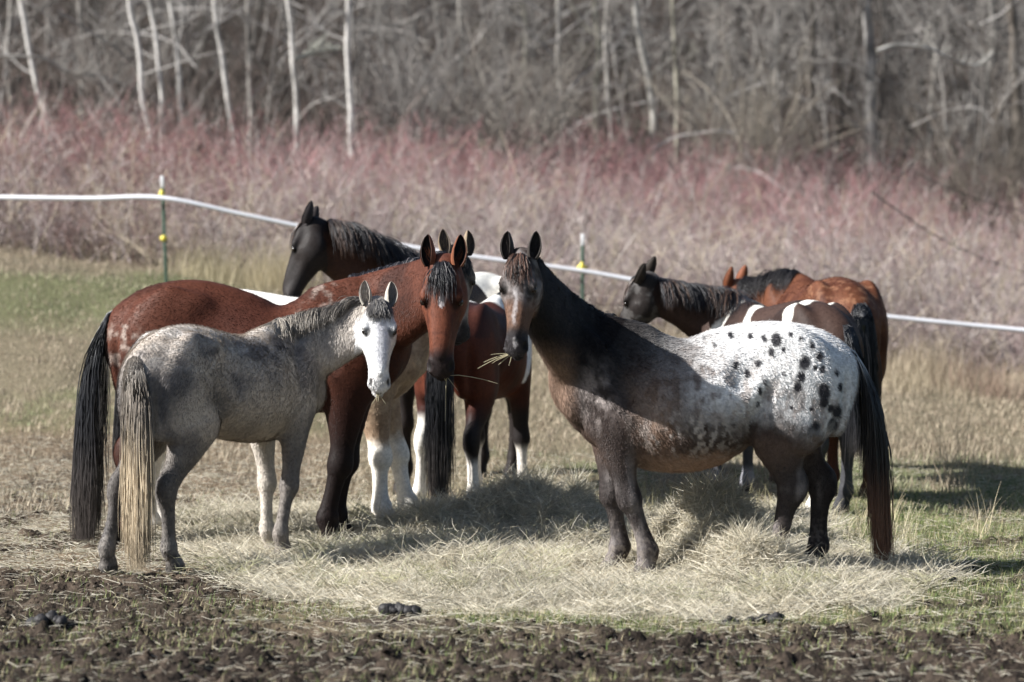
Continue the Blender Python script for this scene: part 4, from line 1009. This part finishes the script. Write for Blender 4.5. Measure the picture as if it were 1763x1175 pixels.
# hay held in the mouths
def wisp(label, a, dirs, seed):
    rr = np.random.default_rng(seed); B0 = Bag(); n_ = len(dirs); pts = np.zeros((n_, 5, 3))
    for i, (dx, dy, dz, L) in enumerate(dirs):
        d = norm(np.array([dx, dy, dz], float)); p = a+np.array([rr.normal(0, .008), 0, 0])
        for k in range(5): pts[i, k] = p; p = p+d*L/4; d = norm(d+np.array([0, 0, -.07])+rr.normal(0, .05, 3))
    v, q, c = tubes(pts, np.tile(np.array([.0028, .0026, .0024, .002, .0012]), (n_, 1)), 3, np.tile([.55, .49, .33], (n_, 1))*(.8+.3*rr.random((n_, 1)))); B0.add(v, q, c)
    tag(B0.build('hay_wisp', M_blade), label, 'hay', 'wisps of hay in the horses mouths')
if want(6): wisp('hay wisp sticking out left from the mouth of the spotted horse', H6[1](.585, -.05, -.03), [(-1, -.2, -.1, .17), (-1, -.3, -.35, .13), (-.9, -.2, .05, .12), (-1, -.2, -.6, .10), (-.2, -.3, -1, .07), (-.9, -.2, -.2, .22), (.9, -.1, -.1, .06)], 1)
if want(2): wisp('long thin hay stalks hanging from the dark muzzle of the bay', H2[1](.59, -.06, .02), [(1, -.1, .06, .33), (.7, -.1, -.75, .12), (-.05, -.1, -1, .28), (.6, -.1, -.9, .05)], 2)
if want(1): wisp('short hay wisp under the white muzzle of the grey', H1[1](.59, -.07, -.01), [(-.6, -.2, -1, .09), (.8, -.2, -1, .09), (.1, -.2, -1, .06), (-.1, -.2, -1, .05)], 3)

# ---------------------------------------------------------------- fence
M_post = mat_plain('post_green', (.055, .10, .07), .6); M_cap = mat_plain('post_white', (.75, .75, .76), .5); M_yel = mat_plain('insulator_yellow', (.75, .62, .08), .4); M_tape = mat_plain('tape_white', (.72, .73, .78), .6)
def boxv(c, s_):
    c = np.array(c); s_ = np.array(s_)/2
    v = np.array([[i, j, k] for i in (-1, 1) for j in (-1, 1) for k in (-1, 1)], float)*s_+c
    q = np.array([[0, 1, 3, 2], [4, 6, 7, 5], [0, 4, 5, 1], [2, 3, 7, 6], [0, 2, 6, 4], [1, 5, 7, 3]]); return v, q
def fence_post(top, label, ins, lean):
    x, y = top[0], top[1]; gz_ = float(ground_base(np.array([x]), np.array([y]))[0]); H = top[2]-gz_
    rt = empty('fence_post', (x+lean, y, gz_)); tag(rt, label, 'fence post', 'fence posts with yellow insulators')
    def part(name, boxes, m):
        B0 = Bag()
        for c, s_ in boxes: B0.add(*boxv(c, s_))
        o = B0.build(name, m, rt, False); bv = o.modifiers.new('b', 'BEVEL'); bv.width = .003; bv.segments = 2
        o.rotation_euler = (0, math.atan2(-lean, H), 0); return o
    part('stake', [((0, 0, (H-.12)/2-.15), (.036, .006, H-.12+.30)), ((0, .015, (H-.12)/2-.15), (.006, .0245, H-.12+.30))]+[((0, -.0062, z_), (.012, .0060, .020)) for z_ in np.arange(.15, H-.15, .054)], M_post)
    part('cap', [((0, 0, H-.06), (.038, .0065, .12)), ((0, .0155, H-.06), (.0065, .0245, .12))], M_cap)
    for (dz, w_, h_) in ins:
        B0 = Bag(); 
        th = np.linspace(0, np.pi, 9); ph = np.linspace(0, 2*np.pi, 13)[:-1]
        v = np.array([[math.sin(a)*math.cos(b)*w_, -.022+math.sin(a)*math.sin(b)*.028, math.cos(a)*h_] for a in th for b in ph])+np.array([-.008, 0, dz+H])
        q = np.array([(i*12+j, i*12+(j+1) % 12, (i+1)*12+(j+1) % 12, (i+1)*12+j) for i in range(8) for j in range(12)])
        B0.add(v, q); B0.add(*boxv((-.004, -.03, H+dz), (w_*2.3, .012, h_*.7))); o = B0.build('insulator', M_yel, rt); o.rotation_euler = (0, math.atan2(-lean, H), 0)
T1 = P(279, 303, 34.0); T2 = P(1003, 403, 34.0)
fence_post(T1, 'leftmost green fence post with white top and two yellow insulators', [(-.19, .026, .055), (-.63, .032, .032)], .045)
fence_post(T2, 'green fence post with white top and yellow insulator between two horse heads', [(-.34, .026, .06), (-.335, .045, .03)], .0)
tp = [P(-260, 336, 34.6), P(0, 340, 34.3), P(150, 342, 34.1), P(278, 341, 33.94), P(420, 370, 33.95), P(600, 407, 33.97), P(800, 440, 33.97), P(1003, 467, 33.94), P(1200, 502, 33.9), P(1480, 540, 33.8), P(1763, 569, 33.7), P(2100, 600, 33.5)]
tp = catmull(np.array(tp), 12)
n_ = len(tp); w_ = .044
nn = np.stack([np.zeros(n_), -np.ones(n_)*1., .15*np.sin(np.arange(n_)*.21)], 1)
up = norm(np.stack([0*nn[:, 0], nn[:, 2], np.ones(n_)], 1))
V = np.concatenate([tp+up*w_/2+[0, -.001, 0], tp-up*w_/2+[0, -.001, 0], tp-up*w_/2+[0, .001, 0], tp+up*w_/2+[0, .001, 0]])
q = []
for i in range(n_-1):
    for a in range(4): b = (a+1) % 4; q.append((a*n_+i, b*n_+i, b*n_+i+1, a*n_+i+1))
tag(mesh('fence_tape', V, q, None, M_tape), 'white electric fence tape strung between the green posts', 'fence tape')

# ---------------------------------------------------------------- thicket
def curvy(base, h, lean, K, r, bend, wob=.06):
    n_ = len(base); pts = np.zeros((n_, K, 3)); pts[:, 0] = base; d = norm(np.concatenate([lean, np.ones((n_, 1))], 1))
    bd = np.concatenate([r.normal(0, 1, (n_, 2)), -.35*np.ones((n_, 1))], 1)*bend[:, None]
    for k in range(1, K):
        pts[:, k] = pts[:, k-1]+d*(h/(K-1))[:, None]; d = norm(d+bd/(K-1)+r.normal(0, wob, (n_, 3)))
    return pts
def twigs_from(pts, per, L, r, K=3, lo=.3, up=.5):
    n_, K0, _ = pts.shape; idx = np.repeat(np.arange(n_), per); t = lo+(1-lo)*r.random(len(idx)); f = t*(K0-1)*.999; i = f.astype(int); f = (f-i)[:, None]
    b = pts[idx, i]*(1-f)+pts[idx, i+1]*f; d = norm(norm(pts[idx, i+1]-pts[idx, i])*.7+norm(r.normal(0, 1, (len(idx), 3)))*.8+np.array([0, 0, up]))
    o = np.zeros((len(idx), K, 3)); o[:, 0] = b; LL = L*(.4+.8*r.random(len(idx)))*(1.15-t)
    for k in range(1, K): o[:, k] = o[:, k-1]+d*(LL/(K-1))[:, None]; d = norm(d+r.normal(0, .18, d.shape)+np.array([0, 0, .05]))
    return o, idx
r = np.random.default_rng(77)
NB = 23000
y = 35.6+16*r.random(NB)**1.05; x = (r.random(NB)-.5)*2*(y*.165+2.0)
cl = n2(x, y, .8, 71); lim = 44.6+(x+4)*.85+(n2(x, y*.2, .55, 79)-.5)*7
keep = (y < lim)&(r.random(NB) < .45+.9*np.clip(cl-.25, 0, 1)); x, y, cl, lim = x[keep], y[keep], cl[keep], lim[keep]; n_ = len(x)
z = ground_base(x, y)
t_ = sst(0, 1, (y-35.5)/(lim-35.5))
h = (.65+.85*r.random(n_))*(.65+.75*cl)*(1-.1*t_)*(.7+.3*sst(35.5, 38, y))
red = sst(.22, .75, t_+(n2(x, y, .6, 72)-.5)*.9)*(r.random(n_) < .75)
a = r.random((n_, 1)); col = (np.array([.52, .445, .425])*(1-a)+np.array([.27, .19, .185])*a)*(.40+.95*n2(x, y*.5, 2.2, 75)[:, None])
col = mix(col, np.array([.36, .155, .16]), red*.72)
russet = (1-sst(-4.2, -2.2, x))*(r.random(n_) < .5); col = mix(col, np.array([.17, .09, .07]), russet*.7)
col = mix(col, np.array([.50, .43, .32]), (r.random(n_) < .25*(1-t_))*.9)
col = mix(col, np.array([.55, .50, .46]), (r.random(n_) < .10)*.9)
st = curvy(np.stack([x, y, z-.03], 1), h*1.05, r.normal(0, .42, (n_, 2)), 6, r, .3+1.3*r.random(n_)**2, .13)
B_ = Bag()
B_.add(*tubes(st, (.0035+.004*r.random((n_, 1)))*np.array([1, .9, .8, .7, .55, .3])[None], 3, col*(.8+.4*r.random((n_, 1)))))
tw, idx = twigs_from(st, 8, .42, r, 3, .25, .15)
B_.add(*tubes(tw, np.tile([.0030, .0024, .0012], (len(tw), 1)), 3, col[idx]*(.8+.5*r.random((len(idx), 1)))))
print('brush', n_, len(tw))
tag(B_.build('brush_thicket', mat_attr('twigs_brush', .6, 0, 60, .3)), kind='stuff')

# ---------------------------------------------------------------- woods
def tree(name, label, pth, d, rad, col, seed, nbr=10, brL=1.6, cat='tree', group='bare trees behind the brush', dark=None, part='trunk'):
    """pth: photo (px,py) points followed by the trunk; it grows on above the picture"""
    rr = np.random.default_rng(seed)
    Pp = [P(a, b, d) for a, b in pth]
    b0 = Pp[0]; gz_ = float(ground_base(np.array([b0[0]]), np.array([d]))[0])
    if b0[2] > gz_: Pp = [np.array([b0[0]+(b0[0]-Pp[1][0])*.3, d, gz_-.1])]+Pp
    tp_ = Pp[-1]; dv = norm(Pp[-1]-Pp[-2]); 
    for k in range(1, 5): Pp.append(tp_+np.array([dv[0]*.5+rr.normal(0, .05), rr.normal(0, .1), 1.])*k*1.3)
    C = catmull(np.array(Pp), 4); C[:, :2] += (fbm(C*1.7, 2, seed)[:, None]-.5)*.10
    O = C[0].copy(); C = C-O
    rt = empty(name, O); tag(rt, label, cat, group)
    K = len(C); rd = rad*np.linspace(1.15, .45, K)*(1+.12*(fbm(C*4, 2, seed+1)-.5))
    V, q, _ = tubes(C[None], rd[None], 9)
    cc = mix(np.array(col)[None], np.array(col)*.42, sst(.55, .68, fbm(V*np.array([1.2, 1.2, 4.5]), 3, seed)))
    if dark is not None: cc = mix(cc, dark, sst(.0, .3, V[:, 0]-np.repeat(C[:, 0], 9))*.0)
    mesh('trunk', V, q, cc, M_bark, rt)
    B0 = Bag(); idx = np.linspace(1, K-2, nbr).astype(int) if nbr else []
    bb = []; 
    for i in idx:
        a = rr.random()*2*np.pi; dd = norm(np.array([math.cos(a), math.sin(a)*.8, .25+.5*rr.random()])); L = brL*(.4+.8*rr.random()); p = C[i].copy(); pt = []
        for k in range(7): pt.append(p.copy()); p = p+dd*L/6; dd = norm(dd+rr.normal(0, .16, 3)+[0, 0, .06])
        bb.append(pt)
    if len(idx):
        bb = np.array(bb); B0.add(*tubes(bb, rad*.28*np.linspace(1, .25, 7)[None]*np.ones((len(bb), 1)), 5, np.tile(np.array(col)*.85, (len(bb), 1))))
        t1, i1 = twigs_from(bb, 7, brL*.55, rr, 4); B0.add(*tubes(t1, rad*.10*np.tile([1, .8, .6, .3], (len(t1), 1)), 3, np.tile(np.array(col)*.75, (len(t1), 1))))
        t2_, i2 = twigs_from(t1, 4, brL*.3, rr, 3); B0.add(*tubes(t2_, rad*.05*np.tile([1, .8, .4], (len(t2_), 1)), 3, np.tile(np.array(col)*.7, (len(t2_), 1))))
        B0.build('crown', M_twig, rt)
pale = (.52, .50, .47); mid_ = (.36, .34, .31); tan_ = (.34, .32, .26); dk_ = (.12, .105, .09)
TREES = [
 ('slim pale birch leaning left at the far left of the woods', [(98, 290), (75, 200), (58, 130), (36, 0)], 47, .040, pale, 8),
 ('thin grey sapling at the left border of the photo', [(20, 260), (18, 180), (12, 90), (16, 0)], 50, .026, mid_, 6),
 ('faint upright grey trunk, third from the left border', [(139, 240), (139, 150), (142, 70), (140, 0)], 50, .032, mid_, 8),
 ('bright bent birch standing just above the left fence post', [(268, 310), (256, 220), (243, 130), (236, 60), (222, 0)], 45, .036, pale, 9),
 ('pale trunk just right of the bent birch above the fence post', [(281, 270), (278, 170), (270, 80), (256, 0)], 47, .034, pale, 7),
 ('narrow pale trunk with a hooked side branch, left of the twin stems', [(314, 240), (308, 160), (300, 70), (290, 0)], 49, .034, pale, 7),
 ('pale trunk fading into grey twigs above the black horse ears to the left', [(402, 220), (388, 130), (376, 60), (370, 0)], 48, .036, pale, 8),
 ('short pale stub between two taller pale trunks', [(432, 260), (431, 190), (427, 100)], 48, .030, mid_, 6),
 ('upright pale trunk above the ears of the black horse', [(508, 250), (507, 170), (502, 90), (493, 0)], 46, .037, pale, 7),
 ('straightest bright pale trunk, just left of the photo centre', [(607, 250), (602, 170), (599, 90), (599, 0)], 46, .040, pale, 6),
 ('grey trunk with many fine twigs above the bay ears', [(798, 230), (797, 140), (794, 70), (790, 0)], 52, .030, mid_, 12),
 ('grey trunk left of the paired tan trunks right of centre', [(966, 250), (966, 170), (961, 90), (958, 0)], 50, .038, mid_, 10),
 ('thick tan trunk standing close to a thin grey one', [(1030, 240), (1028, 160), (1032, 80), (1024, 0)], 51, .050, tan_, 8),
 ('thin grey trunk touching the right side of a thick tan one', [(1052, 240), (1046, 160), (1040, 80), (1042, 0)], 50, .030, mid_, 6),
 ('leaning pale trunk with a wide base right of centre', [(1126, 230), (1118, 150), (1105, 70), (1090, 0)], 51, .052, (.44, .42, .38), 8),
 ('straight tan pole next to the leaning pale trunk', [(1166, 200), (1165, 120), (1163, 60), (1158, 0)], 50, .032, tan_, 6),
 ('thickest trunk, pale with dark marks, at the right', [(1500, 300), (1499, 200), (1497, 110), (1491, 0)], 52, .090, (.36, .345, .33), 9),
 ('grey trunk leaning right in the top right corner', [(1690, 240), (1700, 150), (1712, 70), (1705, 0)], 52, .045, mid_, 10),
 ('dark thick trunk at the right border of the photo', [(1752, 260), (1750, 160), (1748, 80), (1740, 0)], 50, .085, dk_, 12),
 ('dim tan trunk between the centre and the leaning pale trunk', [(905, 220), (902, 130), (906, 60), (900, 0)], 56, .04, tan_, 10),
 ('dim grey trunk half way between the thickest trunk and the tan pole', [(1330, 240), (1338, 150), (1332, 70), (1340, 0)], 55, .035, mid_, 10),
 ('slender dark trunk left of the thickest trunk', [(1400, 260), (1396, 170), (1402, 80), (1398, 0)], 54, .06, dk_, 10),
 ('faint grey trunk right of the straightest bright trunk', [(660, 230), (664, 150), (655, 70), (652, 0)], 56, .034, mid_, 10),
 ('slender grey trunk midway between thickest trunk and right border', [(1600, 260), (1604, 170), (1612, 80), (1606, 0)], 53, .035, mid_, 10),
]
for i, (lb, pth, d, rad, c_, nb) in enumerate(TREES):
    tree('tree', lb, pth, d, rad, c_, 200+i, nb, 1.3)
def loose_branch(name, label, pth, d, rad, col, cat='branch'):
    C = catmull(np.array([P(a, b, d+k*.15) for k, (a, b) in enumerate(pth)]), 5); V, q, _ = tubes(C[None], (rad*np.linspace(1, .5, len(C)))[None], 7)
    rr = np.random.default_rng(abs(int(pth[0][0]*7+pth[0][1]))); B0 = Bag(); B0.add(V, q, mix(np.array(col)[None], np.array(col)*.5, sst(.5, .65, fbm(V*5, 2, 3))))
    t1, i1 = twigs_from(C[None], 34, .6, rr, 4); B0.add(*tubes(t1, np.tile(np.array([.4, .32, .25, .1])*rad, (len(t1), 1)), 3, np.tile(np.array(col)*.8, (len(t1), 1))))
    tag(B0.build(name, M_bark), label, cat, 'long branches hanging across the woods')
loose_branch('branch', 'long grey branch curving down rightward among the left birches', [(-40, 95), (70, 100), (112, 122), (170, 132), (240, 158), (300, 190)], 46, .022, mid_)
loose_branch('branch', 'pale branch sloping down rightward to the bent birch', [(100, 20), (150, 52), (205, 88), (238, 120)], 46.5, .018, mid_)
loose_branch('branch', 'low horizontal grey branch left of the bent birch', [(40, 205), (110, 205), (180, 192), (245, 205)], 46.5, .018, mid_)
loose_branch('branch', 'short bright broken limb between the two pale trunks left of centre', [(500, 104), (535, 94), (585, 84)], 47.5, .032, (.55, .55, .48))
loose_branch('branch', 'pale crooked limb reaching right from the thickest trunk', [(1510, 88), (1545, 78), (1600, 84), (1640, 104), (1680, 112), (1710, 92)], 45.5, .028, (.50, .48, .44))
loose_branch('branch', 'dark bare limb slanting down across the brush at the right', [(1500, 330), (1600, 400), (1680, 440), (1763, 470), (1840, 500)], 38, .008, (.09, .08, .07))
loose_branch('branch', 'upper dark bare limb slanting down at the right border', [(1580, 300), (1660, 335), (1763, 365), (1840, 380)], 38.5, .007, (.11, .10, .09))
# big bare shrub right of centre
def shrub(label, px_, py_, d, seed, n_, h, col):
    rr = np.random.default_rng(seed); b0 = P(px_, py_, d); b0[2] = ground_base(np.array([b0[0]]), np.array([d]))[0]
    rt = empty('bare_shrub', b0); tag(rt, label, 'shrub', 'bare shrubs at the wood edge')
    a = rr.random(n_)*2*np.pi; ln = np.stack([np.cos(a), np.sin(a)], 1)*(.15+.75*rr.random((n_, 1)))
    st = curvy(np.zeros((n_, 3))+rr.normal(0, .06, (n_, 3))*[1, 1, 0], h*(.6+.5*rr.random(n_)), ln, 8, rr, .3+.8*rr.random(n_))
    v, q, c = tubes(st, (.012+.008*rr.random((n_, 1)))*np.linspace(1, .3, 8)[None], 5, np.array(col)*(.7+.5*rr.random((n_, 1)))); mesh('stems', v, q, c, M_twig, rt)
    t1, i1 = twigs_from(st, 12, h*.35, rr, 4); t2_, i2 = twigs_from(t1, 4, h*.16, rr, 3); B0 = Bag()
    B0.add(*tubes(t1, np.tile([.005, .004, .003, .001], (len(t1), 1)), 3, np.tile(np.array(col), (len(t1), 1)))); B0.add(*tubes(t2_, np.tile([.003, .0022, .001], (len(t2_), 1)), 3, np.tile(np.array(col)*1.1, (len(t2_), 1))))
    B0.build('twigs', M_twig, rt)
shrub('wide fan-shaped bare shrub above the gap between the two dark heads', 895, 240, 47, 301, 34, 3.0, (.22, .20, .175))
shrub('bare grey shrub tangle right of the straightest bright trunk', 720, 240, 49, 302, 30, 2.8, (.30, .28, .26))
shrub('bare grey-brown shrub left of the thickest trunk', 1290, 260, 49, 303, 34, 3.0, (.26, .23, .19))
shrub('dark bare shrub at the right border', 1700, 300, 47, 304, 34, 2.8, (.14, .12, .10))
shrub('bare shrub between the left birches', 180, 260, 49, 305, 26, 2.6, (.24, .22, .20))
# the far-off wood: one mass
NT = 1020
y = 49+38*r.random(NT); x = (r.random(NT)-.5)*2*(y*.17+3.); z = ground_base(x, y)
h = 3+4*r.random(NT); lean = r.normal(0, .16, (NT, 2))
st = curvy(np.stack([x, y, z-.1], 1), h, lean, 8, r, .05+.35*r.random(NT)**2, .05)
a = r.random((NT, 1)); a = a**1.1; col = np.array([.56, .54, .51])*(1-a)+np.array([.06, .052, .046])*a
col = col*(.10+.98*n2(x, y, .35, 81)[:, None])*np.array([1, .97, .95]); B_ = Bag(); rd0 = .007+.033*r.random((NT, 1))**2.5
B_.add(*tubes(st, rd0*np.linspace(1, .35, 8)[None], 4, col))
tw, idx = twigs_from(st, 16, 1.5, r, 5, .15, .25); B_.add(*tubes(tw, np.clip(rd0[idx]*.45, .004, .02)*np.array([1, .85, .7, .5, .25])[None], 3, col[idx]*1.05))
tw2, id2 = twigs_from(tw, 5, .7, r, 4, .2, .15); B_.add(*tubes(tw2, np.tile([.0065, .0055, .004, .002], (len(tw2), 1)), 3, col[idx][id2]*(.9+.4*r.random((len(id2), 1)))))
# long arching limbs crossing between the trunks
NL = 470
y = 47+22*r.random(NL); x = (r.random(NL)-.5)*2*(y*.165+2.5); z = ground_base(x, y)+.6+3.6*r.random(NL)
a = r.random((NL, 1))**.7; dx = np.where(r.random(NL) < .5, -1, 1)*(.6+1.5*r.random(NL)); st = curvy(np.stack([x, y, z], 1), 1.2+2.6*r.random(NL), np.stack([dx, r.normal(0, .5, NL)], 1), 9, r, .3+.9*r.random(NL), .14)
cl_ = np.array([.22, .20, .18])*(1-a)+np.array([.46, .44, .42])*a
B_.add(*tubes(st, (.006+.014*r.random((NL, 1))**2)*np.linspace(1, .35, 9)[None], 4, cl_))
tw, idx = twigs_from(st, 9, .8, r, 4, .2, .2); B_.add(*tubes(tw, np.tile([.006, .005, .0035, .002], (len(tw), 1)), 3, cl_[idx]*.9))
# undergrowth
NU = 5800
y = 43+26*r.random(NU); x = (r.random(NU)-.5)*2*(y*.165+2.4); z = ground_base(x, y); a = r.random((NU, 1))
st = curvy(np.stack([x, y, z-.05], 1), .6+1.5*r.random(NU), r.normal(0, .4, (NU, 2)), 6, r, .3+1.2*r.random(NU)**2)
cu = np.array([.25, .205, .18])*(1-a)+np.array([.09, .065, .055])*a
B_.add(*tubes(st, (.004+.004*r.random((NU, 1)))*np.linspace(1, .3, 6)[None], 3, cu))
tw, idx = twigs_from(st, 5, .5, r, 3); B_.add(*tubes(tw, np.tile([.004, .003, .0012], (len(tw), 1)), 3, cu[idx]))
tag(B_.build('distant_woods', M_twig), kind='stuff')
